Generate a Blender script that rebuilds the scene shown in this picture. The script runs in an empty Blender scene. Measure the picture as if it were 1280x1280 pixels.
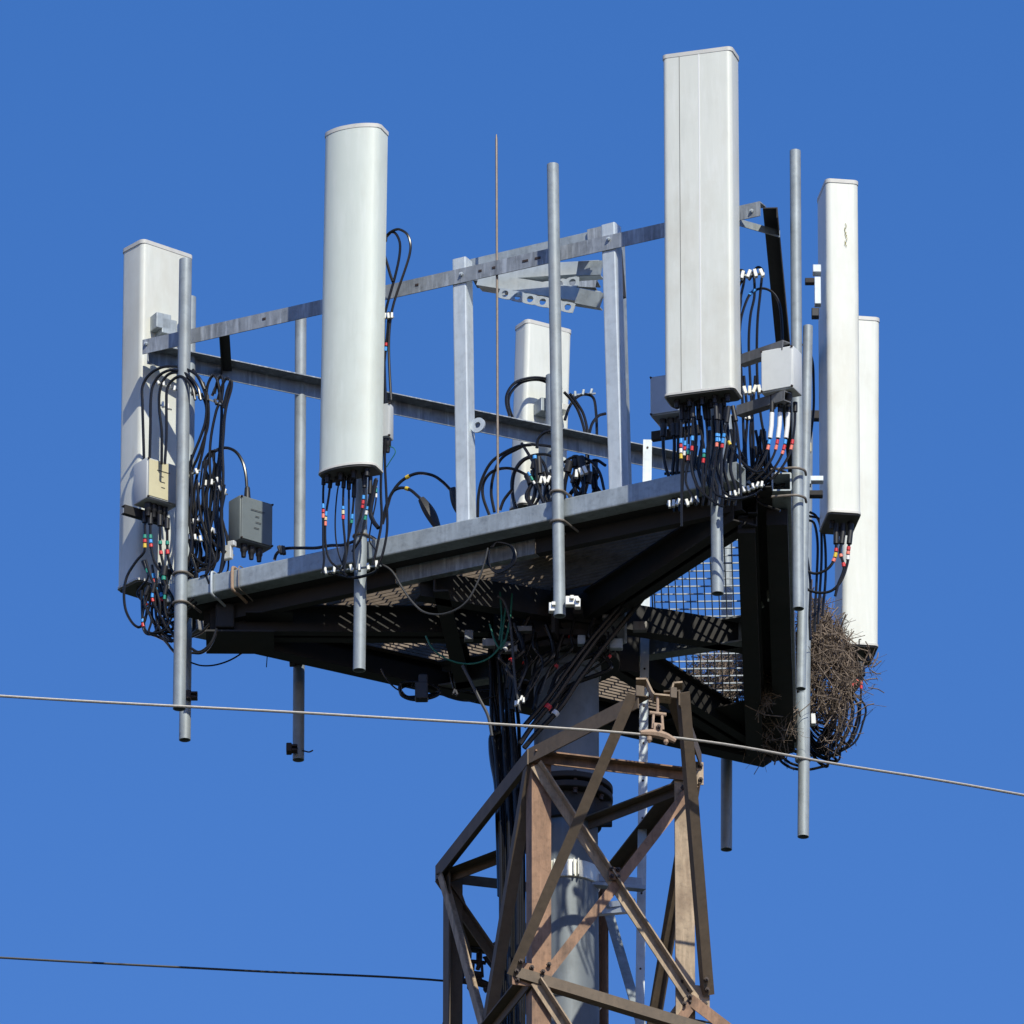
import bpy, bmesh, math, random
from mathutils import Vector, Matrix
random.seed(7)
R_ = math.radians
scn = bpy.context.scene
COL = scn.collection

# ------------------------------------------------------------------ camera, sky, sun
ELEV = R_(24); FPX = 17145.0
CAM = Vector((0, 0, 1.6))
FW = Vector((0, math.cos(ELEV), math.sin(ELEV)))
RT = Vector((1, 0, 0))
UP = Vector((0, -math.sin(ELEV), math.cos(ELEV)))
cd = bpy.data.cameras.new('camera'); cam = bpy.data.objects.new('camera', cd); COL.objects.link(cam)
cam.location = CAM; cam.rotation_euler = (R_(90) + ELEV, 0, 0)
cd.sensor_width = 36; cd.lens = 36 * FPX / 1280; cd.clip_start = 1; cd.clip_end = 9000
scn.camera = cam
SUN_EL, SUN_AZ = R_(42), R_(160)          # azimuth clockwise from +Y
w = bpy.data.worlds.new('World'); scn.world = w; w.use_nodes = True
nt = w.node_tree; bg = nt.nodes['Background']
sky = nt.nodes.new('ShaderNodeTexSky'); sky.sky_type = 'NISHITA'; sky.sun_disc = False
sky.sun_elevation = SUN_EL; sky.sun_rotation = SUN_AZ
sky.air_density = 1.0; sky.dust_density = 0.05; sky.ozone_density = 3.0
hs = nt.nodes.new('ShaderNodeHueSaturation'); hs.inputs['Saturation'].default_value = 1.35; hs.inputs['Hue'].default_value = 0.505
nt.links.new(sky.outputs[0], hs.inputs['Color']); mu = nt.nodes.new('ShaderNodeMix'); mu.data_type = 'RGBA'; mu.blend_type = 'MULTIPLY'; mu.inputs['Factor'].default_value = 1; mu.inputs[7].default_value = (1.52, 1.05, 1.16, 1)
nt.links.new(hs.outputs[0], mu.inputs[6]); nt.links.new(mu.outputs[2], bg.inputs[0]); bg.inputs[1].default_value = 0.122
sl = bpy.data.lights.new('sun', 'SUN'); sl.energy = 4.5; sl.angle = R_(0.5); sl.color = (1, 0.965, 0.83)
so = bpy.data.objects.new('sun', sl); COL.objects.link(so)
sd = Vector((math.sin(SUN_AZ) * math.cos(SUN_EL), math.cos(SUN_AZ) * math.cos(SUN_EL), math.sin(SUN_EL)))
so.rotation_euler = (-sd).to_track_quat('-Z', 'Y').to_euler()
scn.view_settings.view_transform = 'Standard'; scn.view_settings.look = 'None'
scn.view_settings.exposure = 0.0; scn.view_settings.gamma = 1

# ------------------------------------------------------------------ measuring helpers: pixel of the photo + a known plane -> point
def ray(px, py): return FW + RT * ((px - 640) / FPX) + UP * ((640 - py) / FPX)
def at(px, py, Y):
    d = ray(px, py); return CAM + d * (Y / d.y)
def atz(px, py, z):
    d = ray(px, py); return CAM + d * ((z - 1.6) / d.z)
CEN = at(712, 757, 66.7); ZB = CEN.z
CL, CR, CB = atz(178, 754, ZB), atz(977, 582, ZB), atz(1008, 940, ZB)
FACE = {}
CRB = atz(988, 936, ZB)
for k, (a, b) in {'F': (CL, CR), 'B': (CB, CL), 'R': (CR, CRB)}.items():
    d = (b - a).normalized(); n = Vector((d.y, -d.x, 0))
    if n.dot(a - CEN) < 0: n = -n
    FACE[k] = (a, b, d, n)
def on(px, py, face='F', off=0.0):
    a, b, d, n = FACE[face]; r = ray(px, py); p0 = a + n * off
    t = (p0 - CAM).dot(n) / r.dot(n); return CAM + r * t
PX = 1 / 235.0

# ------------------------------------------------------------------ materials
def mat(name, col, rough=.5, metal=0.0, var=0.0, scale=6, streak=0.0, spec=.5, dark=None, dscale=3, damt=0.0, bump=0.0):
    m = bpy.data.materials.new(name); m.use_nodes = True; t = m.node_tree; n = t.nodes; l = t.links
    b = n['Principled BSDF']; b.inputs['Roughness'].default_value = rough; b.inputs['Metallic'].default_value = metal
    b.inputs['Specular IOR Level'].default_value = spec
    tc = n.new('ShaderNodeTexCoord')
    last = None
    rgb = n.new('ShaderNodeRGB'); rgb.outputs[0].default_value = (*col, 1); last = rgb.outputs[0]
    def noise(sc, stretch, det=5, rgh=.6):
        mp = n.new('ShaderNodeMapping'); mp.inputs['Scale'].default_value = stretch
        l.new(tc.outputs['Object'], mp.inputs[0])
        q = n.new('ShaderNodeTexNoise'); q.inputs['Scale'].default_value = sc; q.inputs['Detail'].default_value = det
        q.inputs['Roughness'].default_value = rgh; l.new(mp.outputs[0], q.inputs[0]); return q.outputs[0]
    def mul(fac_out, lo, hi, a, c):
        nonlocal last
        mr = n.new('ShaderNodeMapRange'); mr.inputs[1].default_value = lo; mr.inputs[2].default_value = hi
        mr.inputs[3].default_value = 0; mr.inputs[4].default_value = a; l.new(fac_out, mr.inputs[0])
        mx = n.new('ShaderNodeMix'); mx.data_type = 'RGBA'; l.new(mr.outputs[0], mx.inputs['Factor'])
        l.new(last, mx.inputs[6]); mx.inputs[7].default_value = (*c, 1); last = mx.outputs[2]
    if var: mul(noise(scale, (1, 1, 1)), .35, .65, var, tuple(min(1, c * 1.7) for c in col)); mul(noise(scale * 3.1, (1, 1, 1)), .5, .72, var, tuple(c * .45 for c in col))
    if streak: mul(noise(9, (4, 4, .5)), .5, .66, streak, tuple(min(1, c * 2.2) for c in col)); mul(noise(6, (4, 4, .4)), .52, .7, streak, tuple(c * .4 for c in col))
    if dark: mul(noise(dscale, (1, 1, .6), 7, .65), .5, .68, damt, dark)
    l.new(last, b.inputs['Base Color'])
    if bump:
        bp = n.new('ShaderNodeBump'); bp.inputs['Strength'].default_value = bump; bp.inputs['Distance'].default_value = .003
        l.new(noise(40, (1, 1, 1)), bp.inputs['Height']); l.new(bp.outputs[0], b.inputs['Normal'])
    return m
M = {}
M['galv'] = mat('galvanised_steel', (.30, .335, .35), .48, .35, .45, 9, .18, bump=.3)
M['pipe'] = mat('galvanised_pipe', (.27, .305, .325), .55, .2, .3, 7, .12, dark=(.22, .17, .12), dscale=2.2, damt=.25)
M['rail'] = mat('weathered_galvanised_rail', (.25, .27, .29), .5, .35, .4, 8, .6, bump=.3)
M['post'] = mat('bright_galvanised_post', (.50, .55, .58), .5, .3, .25, 8, .12)
M['beam'] = mat('weathered_beam', (.17, .175, .18), .55, .3, .45, 6, .35, dark=(.16, .12, .09), dscale=2, damt=.5, bump=.3)
M['under'] = mat('dull_painted_frame_steel', (.020, .019, .019), .75, 0, .4, 5, dark=(.04, .026, .018), dscale=3, damt=.5)  # near-black colour puts the shade of the undersides into the steel
M['grate'] = mat('grating_steel', (.25, .20, .16), .55, .25, .5, 12, .1, dark=(.10, .07, .05), dscale=5, damt=.5)
M['mesh'] = mat('clean_grating_steel', (.30, .33, .36), .5, .4, .3, 12)
M['radome'] = mat('white_radome', (.67, .685, .62), .4, 0, .06, 2, .10, dark=(.50, .46, .36), dscale=2.2, damt=.38)
M['radome_cool'] = mat('cool_white_radome', (.625, .675, .61), .4, 0, .05, 2, .08, dark=(.48, .47, .38), dscale=2.2, damt=.32)
M['cap'] = mat('radome_cap', (.55, .54, .50), .5, 0, .2, 4)
M['base'] = mat('antenna_base_plate', (.10, .095, .085), .6, 0, .3, 8)
M['seam'] = mat('radome_seam', (.16, .16, .15), .6)
M['ridge'] = mat('radome_ridge', (.82, .82, .80), .35)
M['moss'] = mat('lichen_mark', (.25, .22, .04), .9, 0, .5, 60)
M['black'] = mat('black_cable_jacket', (.011, .011, .012), .27, 0, .3, 10, spec=.35)
M['rubber'] = mat('black_rubber_boot', (.014, .014, .016), .5, 0, .3, 20)
M['green'] = mat('green_earth_cable', (.01, .13, .085), .45)
M['stain'] = mat('stainless_steel', (.78, .76, .66), .35, .35, .2, 20)
M['uw'] = mat('u_bolt_zinc', (.23, .20, .17), .5, .4, .4, 30)
M['box'] = mat('grey_enclosure', (.50, .52, .52), .5, 0, .1, 6)
M['box_pale'] = mat('pale_painted_enclosure', (.60, .62, .61), .5, 0, .1, 6)
M['box_dark'] = mat('slate_grey_enclosure', (.14, .165, .17), .55, 0, .15, 8)
M['label'] = mat('yellowed_label', (.60, .55, .36), .6, 0, .1, 6)
M['ink'] = mat('faded_print', (.06, .06, .06), .6)
M['alu'] = mat('dull_aluminium_unit', (.42, .46, .50), .45, .3, .15, 8)
M['mono'] = mat('monopole_steel', (.155, .175, .19), .55, .25, .35, 3, .12, dark=(.2, .2, .2), dscale=1.5, damt=.3)
M['rust'] = mat('rusty_brown_steel', (.255, .15, .092), .75, .05, .5, 10, .35, dark=(.07, .05, .038), dscale=5, damt=.7, bump=.5)
M['olive'] = mat('brown_olive_steel', (.125, .092, .062), .7, .1, .3, 12, .1, dark=(.08, .065, .05), dscale=4, damt=.55, bump=.4)
M['tan'] = mat('tan_weathered_steel', (.33, .25, .17), .75, .05, .5, 14, .35, dark=(.2, .13, .08), dscale=6, damt=.5, bump=.4)
M['bolt'] = mat('dark_bolt', (.05, .035, .03), .6, .3)
M['clampc'] = mat('pale_rusted_casting', (.33, .23, .16), .7, .1, .4, 25)
M['wire'] = mat('stranded_wire', (.36, .34, .31), .45, .6, .3, 60)
M['wire_dark'] = mat('dark_stranded_wire', (.06, .06, .06), .5, .4, .3, 40)
M['rod'] = mat('copper_toned_rod', (.24, .195, .155), .5, .3, .3, 20)
M['twig'] = mat('dry_twigs', (.18, .138, .105), .9, 0, .6, 15)
M['t_blue'] = mat('blue_tape', (.06, .34, .80), .45); M['t_red'] = mat('red_tape', (.62, .035, .04), .45)
M['t_pink'] = mat('coral_tape', (.85, .22, .15), .45); M['t_cream'] = mat('cream_tape', (.72, .62, .36), .45)
M['t_yellow'] = mat('yellow_tape', (.70, .50, .04), .45); M['t_green'] = mat('green_tape', (.02, .28, .20), .45)
M['t_white'] = mat('white_tape', (.80, .80, .78), .45)
M['white_sleeve'] = mat('white_sleeve', (.80, .80, .78), .45, 0, .1, 30)
M['ground'] = mat('dark_scrub_ground', (.022, .028, .016), .95, 0, .4, .05)
TAPE = dict(b='t_blue', r='t_red', p='t_pink', c='t_cream', y='t_yellow', g='t_green', w='t_white')

# ------------------------------------------------------------------ object helpers
def link(name, bm, m, parent=None, smooth=False):
    me = bpy.data.meshes.new(name)
    bmesh.ops.recalc_face_normals(bm, faces=bm.faces[:])
    bm.to_mesh(me); bm.free()
    ms = m if isinstance(m, (list, tuple)) else [m]
    for x in ms: me.materials.append(M[x])
    if smooth:
        for p in me.polygons: p.use_smooth = True
        try: me.set_sharp_from_angle(angle=R_(40))
        except Exception: pass
    o = bpy.data.objects.new(name, me); COL.objects.link(o)
    if parent is not None:
        o.parent = parent; bpy_parent_fix(o, parent)
    return o
def bpy_parent_fix(o, parent):
    loc = Vector((0, 0, 0)); p = parent
    while p is not None: loc += p.location; p = p.parent
    o.location = -loc          # mesh data is in world coordinates, empties are unrotated
def tag(o, label, cat=None, group=None, kind=None):
    if label: o['label'] = label
    if cat: o['category'] = cat
    if group: o['group'] = group
    if kind: o['kind'] = kind
    return o
def thing(name, label, cat, loc, group=None):
    o = bpy.data.objects.new(name, None); COL.objects.link(o); o.location = loc; o.empty_display_size = .1
    return tag(o, label, cat, group)
def center_origin(o, p):       # put a lone mesh's origin on the thing itself
    p = Vector(p); o.data.transform(Matrix.Translation(-p)); o.location = p; return o

def frame(p0, p1, hint=Vector((0, 0, 1))):
    z = (p1 - p0).normalized(); h = Vector(hint)
    if abs(z.dot(h.normalized())) > .995: h = Vector((0, 1, 0)) if abs(z.y) < .9 else Vector((1, 0, 0))
    x = h.cross(z).normalized(); y = z.cross(x).normalized()   # y ~ hint, x ~ sideways
    return x, y, z
def prism(bm, prof, p0, p1, hint=Vector((0, 0, 1)), mi=0):
    x, y, z = frame(p0, p1, hint)
    A = [bm.verts.new(p0 + x * u + y * v) for u, v in prof]; B = [bm.verts.new(p1 + x * u + y * v) for u, v in prof]
    n = len(prof)
    for i in range(n):
        f = bm.faces.new((A[i], A[(i + 1) % n], B[(i + 1) % n], B[i])); f.material_index = mi
    bm.faces.new(A[::-1]).material_index = mi; bm.faces.new(B).material_index = mi
def rect(w, h): return [(-w / 2, -h / 2), (w / 2, -h / 2), (w / 2, h / 2), (-w / 2, h / 2)]
def rrect(w, h, r, n=3, corners=(1, 1, 1, 1)):
    pts = []
    for i, (cx, cy, a0) in enumerate(((w / 2 - r, h / 2 - r, 0), (-w / 2 + r, h / 2 - r, 90), (-w / 2 + r, -h / 2 + r, 180), (w / 2 - r, -h / 2 + r, 270))):
        for k in range(n + 1):
            a = R_(a0 + 90 * k / n); pts.append((cx + r * math.cos(a), cy + r * math.sin(a)))
    return pts
def circ(r, n=20): return [(r * math.cos(2 * math.pi * i / n), r * math.sin(2 * math.pi * i / n)) for i in range(n)]
def ell(a, b, t, sx=1, sy=1): # L profile: legs a (horizontal) and b (vertical, down), corner at origin
    return [(0, 0), (sx * a, 0), (sx * a, -sy * t), (sx * t, -sy * t), (sx * t, -sy * b), (0, -sy * b)]
def chan(w, h, t, s=1):      # C profile, web at u=0, flanges to s*w
    return [(0, -h / 2), (s * w, -h / 2), (s * w, -h / 2 + t), (s * t, -h / 2 + t), (s * t, h / 2 - t), (s * w, h / 2 - t), (s * w, h / 2), (0, h / 2)]
def hollow(bm, p0, p1, ro, ri, n=24, depth=.25):     # pipe with an open lower end (p0)
    x, y, z = frame(p0, p1)
    def ring(p, r): return [bm.verts.new(p + x * (r * math.cos(2 * math.pi * i / n)) + y * (r * math.sin(2 * math.pi * i / n))) for i in range(n)]
    a, b, c, d = ring(p0, ro), ring(p1, ro), ring(p0, ri), ring(p0 + z * depth, ri)
    for i in range(n):
        j = (i + 1) % n
        bm.faces.new((a[i], a[j], b[j], b[i])); bm.faces.new((a[i], c[i], c[j], a[j])); bm.faces.new((c[i], d[i], d[j], c[j]))
    bm.faces.new(b); bm.faces.new(d)
def hollow_sq(bm, p0, p1, s, t, hint=Vector((0, 0, 1)), depth=.3):
    x, y, z = frame(p0, p1, hint); o = rrect(s, s, .008, 2); i_ = rrect(s - 2 * t, s - 2 * t, .004, 2)
    def ring(p, pr): return [bm.verts.new(p + x * u + y * v) for u, v in pr]
    a, b, c, d, e, f = ring(p0, o), ring(p1, o), ring(p0, i_), ring(p0 + z * depth, i_), ring(p1, i_), ring(p1 - z * depth, i_)
    n = len(o)
    for i in range(n):
        j = (i + 1) % n
        for q in ((a[i], a[j], b[j], b[i]), (a[i], c[i], c[j], a[j]), (c[i], d[i], d[j], c[j]), (b[i], b[j], e[j], e[i]), (e[i], e[j], f[j], f[i])): bm.faces.new(q)
    bm.faces.new(d); bm.faces.new(f)
def obox(bm, c, ax, ay, az, sx, sy, sz, bev=0.0, mi=0):
    vs = []
    for i in (-1, 1):
        for j in (-1, 1):
            for k in (-1, 1): vs.append(bm.verts.new(c + ax * (i * sx / 2) + ay * (j * sy / 2) + az * (k * sz / 2)))
    fs = []
    for q in ((0, 1, 3, 2), (4, 6, 7, 5), (0, 4, 5, 1), (2, 3, 7, 6), (0, 2, 6, 4), (1, 5, 7, 3)):
        f = bm.faces.new([vs[k] for k in q]); f.material_index = mi; fs.append(f)
    if bev:
        es = {e for f in fs for e in f.edges}
        bmesh.ops.bevel(bm, geom=list(es), offset=bev, segments=2, profile=.5, affect='EDGES')
def lathe(bm, p0, axis, prof, n=24):      # prof: list of (dist along axis, radius)
    x, y, z = frame(p0, p0 + axis); rings = []
    for h, r in prof: rings.append([bm.verts.new(p0 + z * h + x * (r * math.cos(2 * math.pi * i / n)) + y * (r * math.sin(2 * math.pi * i / n))) for i in range(n)])
    for a, b in zip(rings, rings[1:]):
        for i in range(n):
            j = (i + 1) % n; bm.faces.new((a[i], a[j], b[j], b[i]))
    bm.faces.new(rings[0][::-1]); bm.faces.new(rings[-1])
def spline(pts, sub=8):
    P = [pts[0] * 2 - pts[1]] + list(pts) + [pts[-1] * 2 - pts[-2]]; out = []
    for i in range(1, len(P) - 2):
        a, b, c, d = P[i - 1:i + 3]
        for k in range(sub):
            t = k / sub
            out.append(.5 * ((2 * b) + (c - a) * t + (2 * a - 5 * b + 4 * c - d) * t * t + (3 * b - a - 3 * c + d) * t ** 3))
    out.append(Vector(pts[-1])); return out
def sweep(bm, path, r, n=8, mi=0):
    t0 = (path[1] - path[0]).normalized()
    u = t0.cross(Vector((0, 0, 1)) if abs(t0.z) < .9 else Vector((0, 1, 0))).normalized(); rings = []
    for i, p in enumerate(path):
        t = (path[min(i + 1, len(path) - 1)] - path[max(i - 1, 0)]).normalized()
        u = (u - t * u.dot(t)).normalized(); v = t.cross(u); rr = r(i / (len(path) - 1)) if callable(r) else r
        rings.append([bm.verts.new(p + u * (rr * math.cos(2 * math.pi * k / n)) + v * (rr * math.sin(2 * math.pi * k / n))) for k in range(n)])
    for a, b in zip(rings, rings[1:]):
        for k in range(n):
            j = (k + 1) % n; f = bm.faces.new((a[k], a[j], b[j], b[k])); f.material_index = mi
    bm.faces.new(rings[0][::-1]).material_index = mi; bm.faces.new(rings[-1]).material_index = mi

# ------------------------------------------------------------------ ground
bm = bmesh.new(); obox(bm, Vector((0, 60, -.5)), Vector((1, 0, 0)), Vector((0, 1, 0)), Vector((0, 0, 1)), 6000, 6000, 1)
tag(link('ground', bm, 'ground'), 'dark green scrub ground far below the tower', kind='structure')

# ------------------------------------------------------------------ monopole
MX = at(708, 900, 66.7); mono_xy = Vector((MX.x, 66.7, 0))
def zpix(py, Y=66.7, px=708): return at(px, py, Y).z
mono = thing('monopole', 'thick grey steel monopole rising inside the brown lattice tower', 'pole', mono_xy)
def disc_part(name, z0, z1, r, m, n=48, lip=.004, parent=None):
    bm = bmesh.new(); lathe(bm, mono_xy + Vector((0, 0, z0)), Vector((0, 0, 1)), [(0, r - lip), (lip, r), (z1 - z0 - lip, r), (z1 - z0, r - lip)], n)
    return link(name, bm, m, parent or mono, True)
disc_part('upper_shaft', zpix(990), zpix(770), .172, 'mono')
bm = bmesh.new(); lathe(bm, mono_xy, Vector((0, 0, 1)), [(0, .36), (zpix(1040) * .6, .22), (zpix(1040), .165), (zpix(990), .165)], 48); link('lower_shaft', bm, 'mono', mono, True)
disc_part('flange', zpix(992), zpix(985), .245, 'under')
disc_part('flange', zpix(1004), zpix(996.5), .245, 'under')
disc_part('sleeve', zpix(1035), zpix(1004), .185, 'under')
disc_part('hub_flange', zpix(832), zpix(824), .285, 'under')
disc_part('hub_flange', zpix(820), zpix(812), .285, 'under')
disc_part('hub_drum', zpix(812), zpix(735), .26, 'under')
disc_part('upper_collar', zpix(846), zpix(832), .185, 'mono')
for py, hh in ((1100, 11), (1254, 4)):
    o = disc_part('band_clamp', zpix(py + hh), zpix(py - hh), .171 + (.006 if py < 1200 else .012), 'stain')
    for s in (-1, 1):
        for dx in (-.012, .012):
            bm = bmesh.new(); c = mono_xy + Vector((.17 * math.sin(R_(s * 22 - 5)) + dx, -.172 * math.cos(R_(s * 22 - 5)) - .012, zpix(py)))
            obox(bm, c, Vector((1, 0, 0)), Vector((0, 1, 0)), Vector((0, 0, 1)), .008, .035, hh * 2 * PX, .002); link('clamp_lug', bm, 'stain', o)
for k in range(8):
    a = R_(k * 45 + 12)
    bm = bmesh.new(); c = mono_xy + Vector((.215 * math.sin(a), -.215 * math.cos(a), zpix(1006)))
    lathe(bm, c, Vector((0, 0, 1)), [(-.02, .012), (.0, .012), (.0, .016), (.05, .016), (.05, .010), (.11, .010)], 8); link('flange_bolt', bm, 'bolt', mono)
bm = bmesh.new(); c = at(751, 1018, 66.62); obox(bm, c, Vector((1, 0, 0)), Vector((0, 1, 0)), Vector((0, 0, 1)), .12, .03, .14, .006); link('bolted_lug', bm, 'under', mono)

# ------------------------------------------------------------------ antenna platform
plat = thing('antenna_platform', 'triangular steel platform with bar grating floor around the monopole top', 'platform', Vector((CEN.x, CEN.y, ZB)))
S = .108
dZ = Vector((0, 0, 1))
def inset(p, face, s): return p - FACE[face][3] * s
tF0, tF1 = on(211, 746.5, 'F'), on(926, 591, 'F'); tF0.z = tF1.z = ZB
bm = bmesh.new(); hollow_sq(bm, tF0, tF1, S, .006); link('outer_tube', bm, 'galv', plat)
yn = at(977, 602, 65.05); tR0 = Vector((yn.x, 65.05, ZB - .0)); 
tR0 = atz(977, 602, ZB); tR1 = atz(985, 925, ZB)
bm = bmesh.new(); hollow_sq(bm, tR0, tR1, .104, .008); link('outer_tube', bm, 'galv', plat)
tB0 = atz(240, 780, ZB); tB1 = atz(985, 932, ZB)
bm = bmesh.new(); hollow_sq(bm, tB0, tB1, S, .006); link('outer_tube', bm, 'beam', plat)
def lineface(face, s, e0, e1, z):      # a line parallel to a face, inset s, trimmed e0/e1 metres from the corners
    a, b, d, n = FACE[face]; return a + d * e0 - n * s + dZ * z, b - d * e1 - n * s + dZ * z
for face in 'FRB':
    p, q = lineface(face, .13, .30, .30, -.075)
    cuts = [(0, 1, 'under')] if face != 'F' else [(0, .36, 'under'), (.362, .62, 'rail'), (.622, 1, 'under')]  # one channel in lit and shaded colours: lighter middle, near-black ends
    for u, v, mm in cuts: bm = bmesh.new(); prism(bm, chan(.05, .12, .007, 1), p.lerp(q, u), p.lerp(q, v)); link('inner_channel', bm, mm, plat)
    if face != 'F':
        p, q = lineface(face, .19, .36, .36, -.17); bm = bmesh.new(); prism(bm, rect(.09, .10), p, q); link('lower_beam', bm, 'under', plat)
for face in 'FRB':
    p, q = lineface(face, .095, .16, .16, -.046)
    bm = bmesh.new(); prism(bm, rect(.085, .006), p, q); link('edge_flat', bm, 'under', plat)  # dark filler plate added to close the sky gap behind the tube
# medial triangle of deep beams
mids = {}
for face in 'FRB':
    a, b, d, n = FACE[face]; mids[face] = (a + b) / 2 - n * .24
mids['F'] -= FACE['F'][2] * .27; mids['B'] += FACE['B'][2] * .27
for fa, fb in (('F', 'R'), ('R', 'B'), ('B', 'F')):
    a, b = mids[fa] + dZ * -.135, mids[fb] + dZ * -.135
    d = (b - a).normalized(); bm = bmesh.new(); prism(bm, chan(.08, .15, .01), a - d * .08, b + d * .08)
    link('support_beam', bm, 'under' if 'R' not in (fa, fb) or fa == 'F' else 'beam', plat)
# radial arms to the corners
for c in (CL, CR, CB):
    v = (c - CEN); v.z = 0; L = v.length; v.normalize(); q = v.cross(dZ)
    for s in (-1, 1):
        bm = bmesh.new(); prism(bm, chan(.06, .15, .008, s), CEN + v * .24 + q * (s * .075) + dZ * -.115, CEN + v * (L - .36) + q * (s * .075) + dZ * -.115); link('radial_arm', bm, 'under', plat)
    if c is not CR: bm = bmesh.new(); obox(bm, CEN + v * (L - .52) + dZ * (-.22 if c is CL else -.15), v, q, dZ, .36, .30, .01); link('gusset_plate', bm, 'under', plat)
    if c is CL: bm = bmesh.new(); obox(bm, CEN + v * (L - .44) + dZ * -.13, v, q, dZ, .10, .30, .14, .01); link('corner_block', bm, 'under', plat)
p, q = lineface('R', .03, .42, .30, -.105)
bm = bmesh.new(); prism(bm, rect(.11, .09), p, q); link('lower_beam', bm, 'under', plat)  # black strip added so the tube's underside looks fully shaded
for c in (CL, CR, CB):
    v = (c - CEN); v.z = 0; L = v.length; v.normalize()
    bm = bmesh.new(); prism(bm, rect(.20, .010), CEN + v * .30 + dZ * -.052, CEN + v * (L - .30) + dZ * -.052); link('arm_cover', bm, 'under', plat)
# hub ring brackets
for k in range(6):
    a = R_(k * 60 + 20); v = Vector((math.cos(a), math.sin(a), 0)); q = v.cross(dZ)
    bm = bmesh.new(); obox(bm, mono_xy + v * .33 + dZ * (ZB - .2), v, q, dZ, .16, .02, .26, .003); link('hub_bracket', bm, 'under' if k != 5 else 'galv', plat)
# gratings: bearing bars run along each face, cross rods at right angles
def grating(face, s0, s1, m, pitch=.036, trim0=0, trim1=0, zz=-.012, label=None):
    a, b, d, n = FACE[face]; L = (b - a).length; bm = bmesh.new(); s = s0
    def ends(s): return max(s * 1.70 + .05, trim0), L - max(s * 1.70 + .05, trim1)
    while s <= s1:
        e0, e1 = ends(s)
        if e1 - e0 > .1:
            x0 = e0      # serrated bars: short teeth along the top edge are cut into the bar
            prism(bm, rect(.0055, .032), a + d * e0 - n * s + dZ * (zz - .016), a + d * e1 - n * s + dZ * (zz - .016))
        s += pitch
    e = .12
    while e < L - .1:
        # find inset range where this cross rod lies on the panel
        smax = min(s1, (e - .05) / 1.70, (L - e - .05) / 1.70)
        if e > trim0 and e < L - trim1 and smax > s0 + .02:
            prism(bm, rect(.007, .007), a + d * e - n * s0 + dZ * (zz + .001), a + d * e - n * smax + dZ * (zz + .001))
        e += .10
    e0, e1 = ends(s1); p, q = a + d * e0 - n * s1 + dZ * (zz - .016), a + d * e1 - n * s1 + dZ * (zz - .016)
    prism(bm, rect(.006, .034), p - n * .006, q - n * .006)
    return tag(link('floor_grating', bm, m, plat), label)
grating('F', .15, .80, 'grate', label='brown weathered bar grating along the front walkway')
grating('R', .20, .70, 'mesh', .038, label='clean grid of bars with blue sky showing through')
grating('B', .15, .78, 'grate', label='brown bar grating along the rear walkway')
# cover plate in the near corner and rear corner (solid, blocks the sky)
for c, m_, r0, r1, w0, w1 in ((CB, 'under', 1.05, .42, .50, .20), (CL, 'under', .80, .55, .20, .20)):
    v = (c - CEN); v.z = 0; L = v.length; v.normalize(); q = v.cross(dZ); bm = bmesh.new()
    pts = [CEN + v * (L - r0) + q * w0, CEN + v * (L - r0) - q * w0, CEN + v * (L - r1) - q * w1, CEN + v * (L - r1) + q * w1]
    lo = [bm.verts.new(p + dZ * -.137) for p in pts]; hi = [bm.verts.new(p + dZ * -.13) for p in pts]
    bm.faces.new(lo); bm.faces.new(hi)
    for i in range(4): bm.faces.new((lo[i], lo[(i + 1) % 4], hi[(i + 1) % 4], hi[i]))
    link('cover_plate', bm, m_, plat)
# wraps of steel strap on the front tube near the left corner
def strap(px, m, wd=.014):
    c = on(px, 0, 'F'); a, b, d, n = FACE['F']; p = on(px, 746.5 - .2156 * (px - 211), 'F'); p.z = ZB
    path = [p + n * u + dZ * v for u, v in ((-.07, .075), (.0, .068), (.055, .065), (.067, .04), (.067, -.04), (.055, -.066), (-.02, -.07), (-.09, -.08))]
    bm = bmesh.new(); sweep(bm, spline(path, 5), wd / 2); return link('strap', bm, m, plat, True)
strap(272, 'post'); strap(298, 'clampc', .018); strap(306, 'uw', .007)

# ------------------------------------------------------------------ safety railing
railing = thing('safety_railing', 'weathered galvanised angle railing with posts round the platform', 'railing', Vector((CEN.x, CEN.y, ZB + .06)))
ZR = ZB + 1.5
def flat(p, z): return Vector((p.x, p.y, z))
nF, nB, nR = FACE['F'][3], FACE['B'][3], FACE['R'][3]
p0, p1 = on(178, 432, 'F'), on(950, 262, 'F'); zt = ZR + .042
bm = bmesh.new(); prism(bm, ell(.07, .084, .006, 1), flat(p0, zt), flat(p1, zt)); o = link('top_rail', bm, 'rail', railing)
XF = frame(flat(p0, zt), flat(p1, zt))[0]
p0, p1 = atz(184, 437, zt), atz(1004, 606, zt)
xdir = frame(p0, p1)[0]
bm = bmesh.new(); prism(bm, ell(.09, .085, .006, 1 if xdir.dot(nB) < 0 else -1), p0, p1); link('top_rail', bm, 'rail', railing)
p0, p1 = atz(972, 259, zt), atz(1004, 600, zt)
xdir = frame(p0, p1)[0]
bm = bmesh.new(); prism(bm, ell(.078, .06, .006, 1 if xdir.dot(nR) < 0 else -1), p0, p1); link('top_rail', bm, 'under', railing)  # shade on this rail's underside is put into its near-black colour
p0, p1 = atz(905, 268, zt - .03), atz(975, 288, zt - .03)
bm = bmesh.new(); prism(bm, ell(.05, .04, .005, 1), p0, p1); link('corner_brace', bm, 'galv', railing)
p0, p1 = atz(274, 415, zt - .03), atz(277, 463, zt - .03)
bm = bmesh.new(); prism(bm, ell(.055, .03, .005, -1), p0, p1); link('corner_brace', bm, 'under', railing)
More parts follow.
